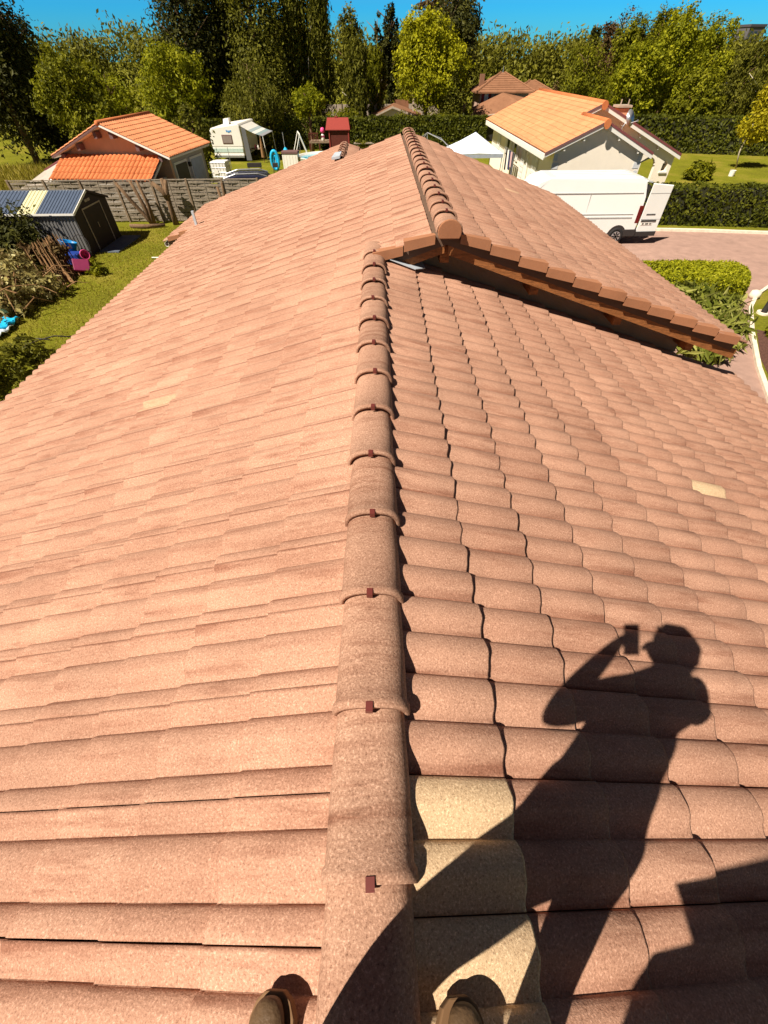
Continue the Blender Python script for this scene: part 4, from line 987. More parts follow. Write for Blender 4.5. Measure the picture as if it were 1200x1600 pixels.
for sg in (-1, 1):
    mb = MB(); mb.prism([(.02, 0, zr+.03), (.02, sg*(hw+.07), ze+.0), (.02, sg*(hw+.07), ze-.09), (.02, 0, zr-.06)], (.03, 0, 0)); mb.build('edge_trim', M_WHITE if sg < 0 else M_SHEDD, sr)
box('edge_trim', M_WHITE, sr, -Lh, .02, -hw-.09, -hw-.062, ze-.08, ze-.01)
dfm = MB(); y0, y1, zt = -.82, .88, 1.60
for b in ((y0, y0+.05, 0, zt), (y1-.05, y1, 0, zt), (y0+.051, y1-.051, zt-.05, zt)): dfm.box(-.048, -.02, *b)
df = dfm.build('door_frame', M_CONC, shd)
box('door', M_SHEDD, df, -.047, -.035, y0+.052, .02, .02, zt-.052); box('door', M_SHEDD, df, -.047, -.037, .026, y1-.052, .02, zt-.052); box('handle', M_CONC, df, -.034, -.01, -.04, 0, .75, .95)
for yy in (-.3, -.05): box('air_vent', M_CONC, shd, -.048, -.03, yy, yy+.2, 1.74, 1.83)
M_SLAB = pmat('blue_grey_slab', (.10, .12, .15), var=.2, rough=.8)
setp(box('shed_threshold', M_SLAB, None, -13.0, -12.1, 21.6, 24.2, .006, .06), 'blue grey ramp board lying on the lawn before the dark shed door', 'ramp')

# ------------------------------------------------------------ hedges
def hedge(name, label, line, wd, ht, n, mat, size=.09, group=None, bump=.08, taper=.0, round_=0):
    L = [np.array(p, float) for p in line]; rg = RG()
    seg = [np.linalg.norm(L[i+1]-L[i]) for i in range(len(L)-1)]; tot = sum(seg)
    base = L[0]
    def at(s):
        for i, g in enumerate(seg):
            if s <= g or i == len(seg)-1:
                d = (L[i+1]-L[i])/g; return L[i]+d*min(s, g), d
            s -= g
    m_ = 200; ps = []; ds = []
    for q in range(m_+1):
        a, d = at(tot*q/m_); ps.append(a); ds.append(d)
    ps = np.array(ps)-base; ds = np.array(ds); nr = np.stack([-ds[:, 1], ds[:, 0]], 1)
    # which face
    per = 2*ht+wd; f = rg.random(n)*per; s = rg.random(n)*m_; i0 = s.astype(int); fr = s-i0; i1 = np.minimum(i0+1, m_)
    c = ps[i0]*(1-fr)[:, None]+ps[i1]*fr[:, None]; nv = nr[i0]
    o_ = np.where(f < ht, -wd/2, np.where(f < ht+wd, f-ht-wd/2, wd/2)); z = np.where(f < ht, f, np.where(f < ht+wd, ht, per-f))
    o_ = o_*(1-taper*z/ht)
    nrm = np.zeros((n, 3)); sd = f < ht; tp = (f >= ht) & (f < ht+wd); sd2 = f >= ht+wd
    nrm[sd, :2] = -nv[sd]; nrm[sd2, :2] = nv[sd2]; nrm[tp, 2] = 1
    wob = bump*(np.sin(s*tot/m_*2.3)+np.sin(s*tot/m_*5.1+z*4))*.5+rg.normal(0, bump*.45, n)
    P = np.concatenate([c+nv*o_[:, None], z[:, None]], 1)+nrm*wob[:, None]
    nn = nrm*1.0+rg.normal(size=(n, 3))*.6; nn /= np.linalg.norm(nn, axis=1)[:, None]
    ax = rg.normal(size=(n, 3)); ax[:, 2] += .6; ax -= nn*(ax*nn).sum(1)[:, None]; ax /= np.linalg.norm(ax, axis=1)[:, None]; bx = np.cross(nn, ax)
    sz = size*(.6+.8*rg.random(n))[:, None]
    V = np.stack([P-ax*sz*.8, P+bx*sz*.4, P+ax*sz*.8, P-bx*sz*.4], 1).reshape(-1, 3); F = np.arange(4*n).reshape(-1, 4)
    cl = np.abs(np.sin(np.floor(s*tot/m_*2.2)*12.9+np.floor(z*2.5)*7.7)); A = np.repeat(np.clip(cl*.35+rg.random(n)*.65, 0, 1), 4)[:, None]
    t = thing(name, label, 'hedge', (base[0], base[1], 0), 0, group)
    nobj('foliage', V, F, LM[mat], t, attr=A)
    # twiggy core so the hedge is not hollow
    Vc = []; Fc = []; w2 = wd/2-.1
    for q in range(0, m_+1, 4):
        for (o2, z2) in ((-w2, 0), (-w2*(1-taper), ht-.1), (w2*(1-taper), ht-.1), (w2, 0)): Vc.append((*(ps[q]+nr[q]*o2), z2))
    k = len(Vc)//4
    for q in range(k-1):
        for e_ in range(3): Fc.append((q*4+e_, q*4+e_+1, q*4+e_+5, q*4+e_+4))
    Fc += [(0, 1, 2, 3), (4*k-4, 4*k-1, 4*k-2, 4*k-3)]
    nobj('twigs', Vc, Fc, pmat('hedge_twigs', (.03, .03, .012), rough=1), t)
    return t
hedge('hedge', 'long tall clipped dark hedge closing the gardens behind the caravan and the playhouse', [(-20, 52.2), (-15, 53.2), (10.5, 53.6)], 1.4, 2.15, 26000, 'hd', .16, bump=.07)
hedge('hedge', 'tall clipped dark hedge at the far end of the right-hand lawn', [(16.5, 51.6), (24, 50.6), (36, 46.8), (60, 38)], 1.6, 2.35, 20000, 'hd', .17, bump=.07)
hedge('hedge', 'clipped hedge along the driveway kerb, behind the open van door', [(7.6, 26.3), (13, 26.1), (16, 25.85), (21, 25.2), (30, 23.5), (42, 20)], 1.3, 1.55, 26000, 'hd', .10, bump=.06)
isl = [tuple(G(x, y, 0.9)[:2]) for x, y in ((960, 404), (1060, 412), (1130, 420))]
# clipped island hedge: an oblong mound with a rounded end
def mound(name, label, cat, poly, ht, n, size, mat, topmat=None, bump=.05, asp=1.6, shag=0, rng_z=.0):
    rg = RG(); P0 = np.array(poly, float); c = P0.mean(0); k = len(P0)
    t = thing(name, label, cat, (c[0], c[1], 0)); Q = P0-c
    f = rg.random(n); side = f < .5
    i = rg.integers(0, k, n); fr = rg.random(n)[:, None]; edge = Q[i]*(1-fr)+Q[(i+1) % k]*fr
    rad = np.where(side, 1.0, np.sqrt(rg.random(n)))[:, None]; xy = edge*rad
    z = np.where(side, rg.random(n)*ht, ht*(1-.08*rad[:, 0]**6)); 
    en = edge/np.linalg.norm(edge, axis=1)[:, None]
    nrm = np.zeros((n, 3)); nrm[side, :2] = en[side]; nrm[~side, 2] = 1
    P = np.concatenate([xy*(1-.07*(z/ht)**4)[:, None], z[:, None]], 1)+nrm*(rg.normal(0, bump, n)+bump*np.sin(xy[:, 0]*4)*.7)[:, None]
    if shag: P[:, 2] += rg.random(n)*shag*np.sin(xy[:, 0]*3+xy[:, 1]*4)
    nn = nrm+rg.normal(size=(n, 3))*.65; nn /= np.linalg.norm(nn, axis=1)[:, None]
    ax = rg.normal(size=(n, 3)); ax[:, 2] += .8; ax -= nn*(ax*nn).sum(1)[:, None]; ax /= np.linalg.norm(ax, axis=1)[:, None]; bx = np.cross(nn, ax)
    sz = size*(.6+.8*rg.random(n))[:, None]
    V = np.stack([P-ax*sz*asp*.5, P+bx*sz*.4, P+ax*sz*asp*.5, P-bx*sz*.4], 1).reshape(-1, 3)
    A = np.repeat(rg.random(n), 4)[:, None]
    nobj('foliage', V, np.arange(4*n).reshape(-1, 4), LM[mat], t, attr=A)
    Qi = Q*.93; nobj('twigs', [(*q, 0) for q in Qi]+[(*(q*.96), ht-.12) for q in Qi], [tuple(range(k, 2*k))]+[(a, (a+1) % k, k+(a+1) % k, k+a) for a in range(k)], bpy.data.materials['hedge_twigs'], t)
    return t
ip = [tuple(G(x, y, 1.0)[:2]) for x, y in ((940, 406), (1010, 408), (1060, 407), (1120, 408), (1155, 411), (1172, 420), (1178, 434), (1168, 445), (1130, 440), (1085, 438), (1030, 436), (975, 436))]
mound('hedge', 'low bright green flat-topped hedge island with a rounded end beside the driveway', 'hedge', ip, 1.05, 17000, .075, 'ht', bump=.015)
# broad leafy shrubs in front of it
lp = [tuple(G(x, y, .5)[:2]) for x, y in ((960, 452), (1040, 456), (1095, 460), (1140, 468), (1160, 484), (1150, 515), (1128, 545), (1100, 520), (1060, 480))]
lp = lp+[(6.0, 11.5), (5.8, 14)]
rg = RG(); c = np.array(lp).mean(0)
t = thing('oleander_shrub', 'dense shrub with long narrow light green leaves between the roof edge and the clipped hedge', 'shrub', (c[0], c[1], 0))
V, F, A = fol(rg, [(*(np.array(p)-c)*.82, .36, .65, .65, .42) for p in lp]+[(0, 0, .4, 1.6, 1.6, .6)]+[(*(np.array(p)-c)*.45, .45, .8, .8, .55) for p in lp], 11000, .11, asp=4.2, clump=16, spread=.2, up=.2)
V[:, 2] = np.maximum(V[:, 2], .02); nobj('foliage', V, F, leaf_mat('leaf_oleander', (.07, .09, .01), (.20, .21, .03), (.45, .42, .13), .3), t, attr=A)
mb = MB(); rs = np.random.default_rng(2)
for k in range(26):
    p = (np.array(lp[k % len(lp)])-c)*rs.random()*.9; a = rs.random()*6.3; mb.tube([(p[0], p[1], 0), (p[0]+.25*math.cos(a), p[1]+.25*math.sin(a), .8)], [.02, .008], seg=5)
mb.build('stems', M_STRAW, t)
V, F, A = fol(RG(), [(0, 0, .2, .5, .9, .3)], 500, .1, asp=3.5)
t = thing('low_plant', 'low dark plant in the shade between the verge overhang and the gutter', 'plant', (5.9, 7.6, 0)); nobj('foliage', V, F, LM['md'], t, attr=A)
for k, (px, py, lab) in enumerate(((1199, 528, 'small green plant in the bark mulch bed nearest the black post'), (1200, 592, 'small green plant in the bark mulch bed close to the gutter'))):
    p = G(px, py); t = thing('bed_plant', lab, 'plant', (p[0]+.25, p[1], 0)); V, F, A = fol(RG(), [(0, 0, .15, .3, .3, .2)], 260, .07, asp=2.5); V[:, 2] = np.maximum(V[:, 2], .01); nobj('foliage', V, F, LM['md'], t, attr=A)
p = G(1190, 492)
t = thing('bollard_light', 'black garden post in a white footing on the grass wedge by the edging', 'garden post', (p[0]+.1, p[1]+.1, 0))
mb = MB(); mb.lathe([(.09, 0), (.09, .5), (.11, .52), (.11, .62), (.02, .64)], seg=14); mb.build('post', M_BLACKP, t); 
mb = MB(); mb.lathe([(.2, 0), (.2, .06), (.13, .07), (.12, .02)], seg=18); mb.build('footing', M_KERB, t)
p = G(1176, 466); setp(MB().lathe([(.16, 0), (.19, .12), (.16, .24), (.05, .28)], p[0], p[1], seg=9).build('edging_stone', M_KERB, smooth=True), 'pale rounded stone at the corner of the path edging', 'stone')

# ------------------------------------------------------------ trees, left to right
GP = 'tall poplars behind the garden hedge'
def poplar(lab, px, Y, hw, ht, n=9000, mat='dk', **k):
    a = AT(px, 90, Y); bl = [(0, 0, ht*.48, hw, hw, ht*.44)]
    for i in range(9): 
        an = rg0.random()*6.3; bl.append((hw*.5*math.cos(an), hw*.5*math.sin(an), ht*(.2+.62*rg0.random()), hw*.5, hw*.5, ht*.16))
    return tree('poplar_tree', lab, 'tree', a[0], Y, bl, n, .26, mat, h=ht*.95, tr=.22, limbs=14, droop=-.4 if False else 0, up=.6, spread=.2, **k)
poplar('tall dark poplar filling the left edge of the view', -22, 46, 3.4, 13.2, 12000)
poplar('thin-topped dark tree just right of the far left poplar', 30, 50, 2.2, 9.3, 7000)
blob_tree('leafy_tree', 'dark green bushy tree left of the pink garage gable, in front of the meadow', 'tree', 45, 165, 88, 44, 9000, .2, 'md', base=.4, nl=11)
blob_tree('leafy_tree', 'low spreading light green tree seen above the garage roof ridge', 'tree', 120, 215, 102, 56, 5000, .22, 'br', base=1.0)
blob_tree('maple_tree', 'bright green broad-leaved tree behind the garage, between the poplars and the meadow', 'tree', 205, 335, 66, 54, 9000, .22, 'br', base=.6, nl=13, f=.4)
blob_tree('shrub', 'soft olive shrub directly behind the right end of the garage roof', 'shrub', 248, 330, 165, 39, 5000, .12, 'ol', base=.1, nl=6)
poplar('tall poplar standing behind the bright green tree', 298, 57, 2.7, 14.5)
poplar('tall dark poplar in the middle of the poplar row', 352, 60, 2.9, 15, n=12000, mat='dk')
poplar('tall poplar with sunlit side beside the weeping birch', 405, 57, 2.7, 15, n=12000, mat='ol')
blob_tree('leafy_tree', 'round dull green tree behind the caravan', 'tree', 338, 440, 84, 52.5, 9000, .18, 'ol', base=.2, nl=9, up=.1, droop=.6)
def weeper(lab, px0, px1, top, Y, n, mat, bark, nm='weeping_birch', size=.2, dr=1.8, **k):
    cx, hw, tz = at_tree(px0, px1, 60, Y); tz = top; rg = RG(); bl = []
    bl.append((0, 0, tz*.6, hw*.5, hw*.5, tz*.38))
    for i in range(16):
        an = rg.random()*6.3; rr = hw*(.45+.3*rg.random()); zc = tz*(.28+.55*rg.random()); f = 1-max(0, zc/tz-.55)*1.4
        bl.append((rr*f*math.cos(an), rr*f*math.sin(an), zc, hw*.25, hw*.25, tz*.17))
    return tree(nm, lab, 'tree', cx, Y, bl, n, size, mat, h=tz*.93, bark=bark, asp=2.6, droop=dr, spread=.24, up=.0, **k)
weeper('large weeping birch with hanging grey-green curtains left of the slender birches', 428, 534, 13.5, 60, 19000, 'ol', M_BIRCH)
weeper('slender light green birch with pale trunk right of the weeping birch', 528, 582, 7.2, 59, 7000, 'ol', M_BIRCH, 'birch_tree', dr=1.2)
weeper('yellowish birch behind the small brown-roofed house', 565, 610, 6.6, 63, 6000, 'md', M_BIRCH, 'birch_tree', dr=1.0)
blob_tree('open_tree', 'thin open-crowned tree showing sky between its twigs, above the slender birch', 'tree', 525, 575, 6, 72, 2600, .26, 'ol', base=5, nl=7, f=.35)
blob_tree('pine_tree', 'dark thin pine rising left of the round yellow-green tree', 'tree', 578, 602, 8, 70, 2800, .24, 'dk', base=1, nl=5, f=.4)
blob_tree('pine_tree', 'tallest dark pine touching the top edge beside the round yellow-green tree', 'tree', 593, 628, -6, 70, 4200, .24, 'dk', base=1, nl=6, f=.4)
blob_tree('leafy_tree', 'small tree with yellowing crown rising from behind the wooden play deck', 'tree', 452, 508, 128, 50.8, 4200, .16, 'br', base=2.2, nl=7, tr=.13)
blob_tree('round_tree', 'big round yellow-green tree at the centre of the skyline', 'tree', 607, 732, 12, 57, 17000, .22, 'yg', base=1.6, nl=16, f=.36, up=.5, outer=.3)
blob_tree('conifer_tree', 'tall dark conifer behind the big round yellow-green tree', 'tree', 655, 748, -30, 64, 15000, .26, 'dk', base=.5, nl=10, f=.42)
blob_tree('leafy_tree', 'reddish-tinted top of a tree looking over the big round yellow-green tree', 'tree', 650, 740, -24, 68, 4500, .26, 'rb', base=6.5, nl=6, f=.42)
t_ = AT(705, 185, 55.5)
rg = RG(); bl = [(0, 0, 1.6*k*.9+.5, 1.3*(1-k/5.2), 1.3*(1-k/5.2), .7) for k in np.linspace(.0, 3.0, 7)]
tree('young_pine', 'grey-green cone-shaped young pine in front of the round yellow-green tree', 'tree', t_[0], 55.5, bl, 6000, .16, 'ol', h=4.6, tr=.1, up=.8, spread=.3)
blob_tree('willow_tree', 'pale green willow behind the orange-roofed house chimney side', 'tree', 872, 958, 62, 58, 10000, .18, 'md', base=.4, nl=10, f=.42, droop=.6)
poplar('slim dark twin-topped cypress breaking the skyline left of the tall green trees', 921, 82, .9, 9.2, 4000)
blob_tree('leafy_tree', 'reddish brown tree behind the tall green trees, right of the twin-topped cypress', 'tree', 930, 995, 8, 74, 5500, .26, 'rb', base=1, nl=8, f=.4)
for (a, b, c_, Y, lab, mm_) in ((950, 1035, 22, 60, 'tall green tree nearest the willow in the right-hand group', 'md'), (995, 1050, -4, 66, 'tall green tree whose top leaves the picture in the right-hand group', 'md'),
                            (1010, 1110, 16, 56, 'broad light green tree at the middle of the right-hand group', 'br'), (1065, 1150, 28, 61, 'leaning light green tree at the right of the right-hand group', 'br'),
                            (960, 1040, 70, 54, 'lower green tree in front of the right-hand group, behind the dish', 'br'), (1060, 1140, 100, 53, 'lower bushy tree above the far lawn hedge', 'md')):
    blob_tree('tall_tree', lab, 'tree', a, b, c_, Y, 9500, .22, mm_, base=.5, nl=12, f=.4, up=.5, group='tall green trees behind the far lawn hedge')
blob_tree('brown_tree', 'brownish thin tree between the green group and the right edge', 'tree', 1135, 1205, 62, 58, 8000, .2, 'ol', base=.4, nl=9, f=.42, droop=.8)
weeper('wispy tree with hanging twigs at the upper right corner', 1175, 1250, 9.6, 56, 6000, 'ol', M_BIRCH, 'wispy_tree')
blob_tree('brown_tree', 'dull brown tree right of the hip-roofed house', 'tree', 846, 880, 128, 66, 2600, .2, 'rb', base=.4, nl=6)
t = thing('young_tree', 'young yellow-leaved tree on a thin bare stem on the right-hand lawn', 'tree', (28.28, 41, 0))
mb = MB(); mb.tube([(0, 0, 0), (-.35, 0, 1.0), (-.35, 0, 2.6), (0, 0, 4.4)], [.06, .05, .035, .01], seg=8); mb.build('trunk', M_BIRCH, t, smooth=True)
V, F, A = fol(RG(), [(.2, 0, 3.1, 1.1, 1.0, 1.3), (-.6, 0, 2.3, .7, .7, .6), (.9, 0, 2.3, .8, .7, .7), (-.2, 0, 4.1, .6, .6, .8), (.4, .2, 1.8, .6, .5, .4)], 2600, .17, clump=14, spread=.22); nobj('crown', V, F, LM['ye'], t, attr=A)
p = G(1080, 283); bl = [(0, 0, .45, .9, .8, .5)]
tree('lawn_shrub', 'olive spiky shrub on the lawn right of the arched porch', 'shrub', p[0]+.6, p[1]+.5, bl, 2200, .13, 'md', h=.6, tr=.04, asp=3, up=.9)
p = G(1162, 282); mb = MB(); mb.lathe([(.17, .0), (.2, .32), (.21, .33), (.19, .33), (.15, .02)], p[0], p[1]+1.6, seg=14); setp(mb.build('bucket', M_WHITE), 'white bucket standing on the lawn behind the roadside hedge', 'bucket')
p = G(1148, 205); 
# shrubs behind the far hedge
for k, (a, b, c_, Y, lab, mt) in enumerate(((740, 800, 172, 50, 'low yellow-green shrub beside the gazebo tent', 'br'),)):
    pass
p = AT(745, 262, 34.5); t = thing('garden_shrub', 'low yellow-green shrub between the gazebo and the tiled roof', 'shrub', (6.6, 31.8, 0))
V, F, A = fol(RG(), [(0, 0, .45, 1.6, .7, .45)], 3000, .12); V[:, 2] = np.maximum(V[:, 2], .01); nobj('foliage', V, F, LM['br'], t, attr=A)
blob_tree('shrub', 'grassy shrub row in front of the woven wall gap, left of the small brown-roofed house', 'shrub', 425, 470, 172, 55.4, 1800, .15, 'ol', base=.2, nl=4)
blob_tree('shrub', 'light shrub row under the slender birches', 'shrub', 500, 575, 170, 56.0, 3000, .15, 'md', base=.2, nl=6)
blob_tree('shrub', 'shrub in front of the small brown-roofed house gable, right side', 'shrub', 600, 655, 172, 56.0, 1500, .15, 'ol', base=.2, nl=4)
blob_tree('shrub', 'light shrub row under the round yellow-green tree', 'shrub', 645, 755, 168, 56.2, 3500, .15, 'md', base=.2, nl=7)

# ------------------------------------------------------------ far houses
def hip_house(name, lab, x, y, w_, d_, ze, zr, mat, wallm, extra=None, rz=0):
    t = thing(name, lab, 'house', (x, y, 0), rz)
    box('wall', wallm, t, -w_/2+.5, w_/2-.5, -d_/2+.5, d_/2-.5, 0, ze)
    mb = MB(); r = max(0, (w_-d_)/2)
    V = [(-w_/2, -d_/2, ze-.1), (w_/2, -d_/2, ze-.1), (w_/2, d_/2, ze-.1), (-w_/2, d_/2, ze-.1), (-r, 0, zr), (r, 0, zr), (-w_/2, -d_/2, ze-.22), (w_/2, -d_/2, ze-.22), (w_/2, d_/2, ze-.22), (-w_/2, d_/2, ze-.22)]
    F = [(0, 1, 5, 4), (1, 2, 5), (2, 3, 4, 5), (3, 0, 4), (9, 8, 7, 6), (0, 6, 7, 1), (1, 7, 8, 2), (2, 8, 9, 3), (3, 9, 6, 0)]
    A = np.full((10, 3), .5); A[:, 1:] = 0
    o = nobj('roof', V, F, mat, t, attr=A)
    # tile courses
    for k in range(1, 9):
        f = k/9; mb.tube([(-w_/2*(1-f)-r*f, -d_/2*(1-f)-.01, ze-.1+(zr-ze+.1)*f), (w_/2*(1-f)+r*f, -d_/2*(1-f)-.01, ze-.1+(zr-ze+.1)*f)], .035, seg=5)
    for (a, b) in ((V[0], V[4]), (V[1], V[5])): mb.tube([a, b], .09, seg=6)
    A2 = np.full((len(mb.v), 3), .3); A2[:, 1:] = 0; nobj('roof_ridges', np.array(mb.v), mb.f, mat, o, attr=A2)
    return t, o
t, o = hip_house('villa', 'pinkish house with a pyramid brown tile roof, chimney and red shutters behind the orange roof', 13.2, 62, 6.0, 5.6, 3.65, 4.85, M_BROWNT, pmat('old_pink_wall', (.50, .33, .25), var=.1))
for xx in (-2.2, -1.5): box('shutter', pmat('red_shutter', (.25, .02, .02)), t, xx-.14, xx+.14, -2.36, -2.31, 2.7, 3.4)
box('window', M_WHITE, t, -2.05, -1.65, -2.34, -2.305, 2.65, 3.4)
box('chimney', pmat('brown_brick', (.24, .12, .07)), o, -2.4, -1.95, -.6, -.2, 3.9, 4.75)
MB().tube([(0, 0, 4.8), (0, 0, 5.3)], [.06, .02]).build('finial', M_METAL, o)
mb = MB(); mb.prism([(-3.3, -2.9, 2.45), (-.3, -2.9, 3.5), (2.2, -2.9, 3.1), (2.2, -4.9, 2.5), (-3.3, -5.2, 1.9)], (0, 0, -.12)); A = np.full((len(mb.v), 3), .4); A[:, 1:] = 0
lr = nobj('porch_roof', np.array(mb.v), mb.f, M_BROWNT, t, attr=A); box('porch_wall', M_BLACKP, t, -3.0, 2.0, -4.6, -2.32, 0, 1.9)
MB().tube([(-3.3, -5.25, 1.85), (2.3, -4.95, 2.42)], .07).build('porch_gutter', M_CONC, lr)
hip_house('villa', 'second dark brown tile roof just right of the pyramid-roofed pink house', 18.0, 68, 6.5, 6, 2.9, 4.1, M_BROWNT, M_PINK)
# small brown roofed house
t = thing('bungalow', 'small low house with brown tile gable roof under the big round tree', 'house', (1.6, 58.5, 0), R_(-4))
mb = MB(); X0, XR, X1, z0, zr_, z1 = -2.0, .0, 2.7, 1.95, 2.62, 1.80
for (xa, za, xb, zb) in ((X0-.5, z0-.1, XR, zr_), (XR, zr_, X1+.3, z1)):
    mb.prism([(xa, 0, za), (xb, 0, zb), (xb, 4.5, zb), (xa, 4.5, za)], (0, 0, -.14))
A = np.full((len(mb.v), 3), .5); A[:, 1:] = 0; rr = nobj('roof', np.array(mb.v), mb.f, M_BROWNT, t, attr=A)
mb = MB(); mb.prism([(X0, -.05, z0-.05), (XR, -.05, zr_), (X1+.2, -.05, z1), (X1+.2, -.05, z1-.14), (XR, -.05, zr_-.16), (X0, -.05, z0-.2)], (0, .04, 0)); mb.build('bargeboard', M_CONC, rr)
mb = MB(); mb.prism([(X0+.4, .5, 0), (X1-.4, .5, 0), (X1-.4, .5, z1-.05), (XR, .5, zr_-.16), (X0+.4, .5, z0-.0)], (0, 3.6, 0)); mb.build('wall', M_CREAM, t)
box('chimney', M_CONC, rr, 2.0, 2.2, 2.8, 3.0, 1.9, 3.0)
mb = MB(); mb.box(-.0, 1.6, 4.6, 4.75, 2.2, 2.85); mb.build('rear_roof', M_BROWNT, rr)
t = thing('garden_wall', 'pale concrete wall seen in gaps under the weeping birch', 'wall', (-16, 66, 0))
for i in range(11): box('wall_panel', M_CONC, t, i*2.4, i*2.4+2.3, 0, .15, 0, 2.35); 
for i in range(12): box('post', M_FENCED, t, i*2.4-.05, i*2.4, -.05, .2, 0, 2.45)
t = thing('tower_block', 'dark flat-topped tower block far off at the right edge of the skyline', 'building', (90.2, 150, 0), .2)
box('wall', M_TOWER, t, -2.1, 2.1, -2, 2, 0, 10.2); box('parapet', pmat('parapet_dark', (.07, .06, .07)), t, -2.25, 2.25, -2.15, 2.15, 10.2, 10.6)
for k in range(4):
    for q in range(3): box('window', M_GLASS, t, -1.6+q*1.2, -.9+q*1.2, -2.05, -2.003, 2+k*2.1, 3.2+k*2.1)

# ------------------------------------------------------------ the neighbours' garden
cv = thing('caravan', 'white caravan with striped grey awning and a small rear window, before the tall hedge', 'caravan', (-12.75, 46.2, 0), R_(-4))
pr = [(-1.3, .35), (-1.38, 1.3), (-1.3, 1.95), (-1.15, 2.12), (1.15, 2.38), (1.3, 2.25), (1.35, 1.3), (1.3, .35)]
mb = MB(); mb.prism([(x, 0, z) for x, z in pr], (0, 4.6, 0)); mb.build('body', M_WHITE, cv, bevel=.06)
f = box('window', M_TAUPE, cv, -.35, .52, -.03, .02, 1.15, 1.72, bevel=.02); box('pane', pmat('caravan_glass', (.25, .20, .18), rough=.2), f, -.29, .46, -.04, -.031, 1.21, 1.66)
box('skirt_panel', pmat('pale_aqua', (.45, .56, .50)), cv, -1.3, 1.25, -.022, .0, .62, .86); box('bumper', M_METAL, cv, -1.3, 1.3, -.1, .1, .28, .42)
mb = MB(); mb.box(.12, .2, -.02, 0, 1.9, 2.02); mb.box(.24, .42, -.02, 0, 1.86, 1.98); mb.box(.45, .55, -.02, 0, 1.9, 2.0); mb.build('blue_emblem', pmat('emblem_blue', (.1, .3, .6)), cv)
box('trim_line', M_METAL, cv, -1.36, 1.34, -.012, .0, 1.0, 1.015)
mb = MB(); mb.prism([(-.2, .6, 2.25), (.3, .6, 2.3), (.3, .7, 2.66), (-.15, .7, 2.62)], (0, .5, 0)); mb.build('roof_hatch', M_WHITE, cv)
for yy in (.9, 3.6):
    mb = MB(); mb.lathe([(.05, 0), (.28, .01), (.3, .1), (.28, .18), (.05, .19)], 0, .3, seg=16, axis='x'); mb.v = [(v[0]+1.15, v[1]+yy, v[2]) for v in mb.v]; mb.build('wheel', M_RUB, cv)
aw = thing('awning', 'striped grey and white awning on thin poles beside the caravan', 'awning', (-11.3, 46.0, 0), R_(-4))
cols = [M_METAL, M_WHITE, pmat('stripe_aqua', (.35, .42, .42)), pmat('stripe_grey', (.28, .28, .29)), pmat('stripe_aqua_dark', (.25, .33, .33))]
for i in range(6):
    a, b = i/6, (i+1)/6; mb = MB()
    P = lambda u, v: (u*1.75, v*3.4, 2.28-.62*u-.08*math.sin(math.pi*u))
    mb.prism([P(a, 0), P(b-.003, 0), P(b-.003, 1), P(a, 1)], (0, 0, -.03)); mb.build('canopy_stripe', cols[(1, 1, 2, 1, 4, 3)[i]], aw)
for y in (0, 3.3): MB().tube([(1.72, y, 1.62), (1.85, y, 0)], .03).build('pole', M_WHITE, aw)
mb = MB(); mb.prism([(.0, 0, 2.2), (.35, 0, 2.1), (.45, 0, .1), (.0, 0, .1)], (0, .04, 0)); mb.build('side_curtain', pmat('awning_curtain', (.12, .12, .12)), aw)
tb = thing('garden_table', 'brown garden table with chairs and clutter under the caravan awning', 'table', (-10.6, 47.4, 0))
box('table_top', M_FENCED, tb, -.8, .6, -.4, .4, .68, .72)
for x in (-.75, .55):
    for y in (-.35, .35): box('leg', M_FENCED, tb, x-.03, x+.03, y-.03, y+.03, 0, .68)
for k, (x, y) in enumerate(((-.5, -.1), (-.1, .1), (.2, -.15), (.42, .1))): 
    setp(MB().lathe([(.06, .722), (.07, .86), (.03, .95), (.02, .98)], -10.6+x, 47.4+y, seg=8).build('bottle', (M_WHITE, M_PINKP, M_WHITE, M_STRAW)[k]), ('white jar at the left end of the table under the awning', 'pink bottle on the table under the awning', 'white jar in the middle of the table under the awning', 'brown bottle at the right end of the table under the awning')[k], 'bottle')
ib = thing('water_tank', 'white caged plastic water tank on a pallet beside the garage corner', 'water tank', (-11.4, 37.6, 0), R_(-5))
box('tank', M_IBC, ib, -.55, .55, 0, 1.0, .16, 1.12, bevel=.06)
mb = MB()
for k in range(6): 
    x = -.56+k*.224; mb.tube([(x, -.02, .15), (x, -.02, 1.12)], .007, 5)
    mb.tube([(.57, .0+k*.2, .15), (.57, .0+k*.2, 1.12)], .007, 5)
for z in (.3, .55, .8, 1.08): mb.tube([(-.57, -.03, z), (.57, -.03, z), (.58, 1.02, z)], .007, 5)
mb.build('cage', M_METAL, ib)
mb = MB()
for x in (-.5, -.05, .4): mb.box(x, x+.12, -.02, 1.02, 0, .1)
mb.box(-.56, .56, -.03, 1.03, .105, .14); mb.build('pallet', M_FENCED, ib)
box('label_plate', M_WHITE, ib, -.35, -.05, -.045, -.035, .45, .7)
car = thing('parked_car', 'dark blue car with a silver roof rail parked behind the woven fence', 'car', (-7.7, 30.3, 0), R_(8))
cp = [(-2.1, .35), (-2.15, .8), (-1.75, .98), (-1.15, 1.36), (-.5, 1.45), (.6, 1.44), (1.1, 1.36), (1.75, .95), (2.1, .85), (2.15, .35)]
mb = MB(); mb.prism([(x, 0, z) for x, z in cp], (0, 1.75, 0)); mb.build('body', pmat('dark_blue_paint', (.02, .022, .05), rough=.25, spec=.5, coat=.6), car, bevel=.06)
for yy in (-.012, 1.752): mb = MB(); mb.prism([(-1.55, yy, .97), (-1.05, yy, 1.30), (.95, yy, 1.32), (1.45, yy, .97)], (0, .01, 0)); mb.build('side_window', M_GLASS, car)
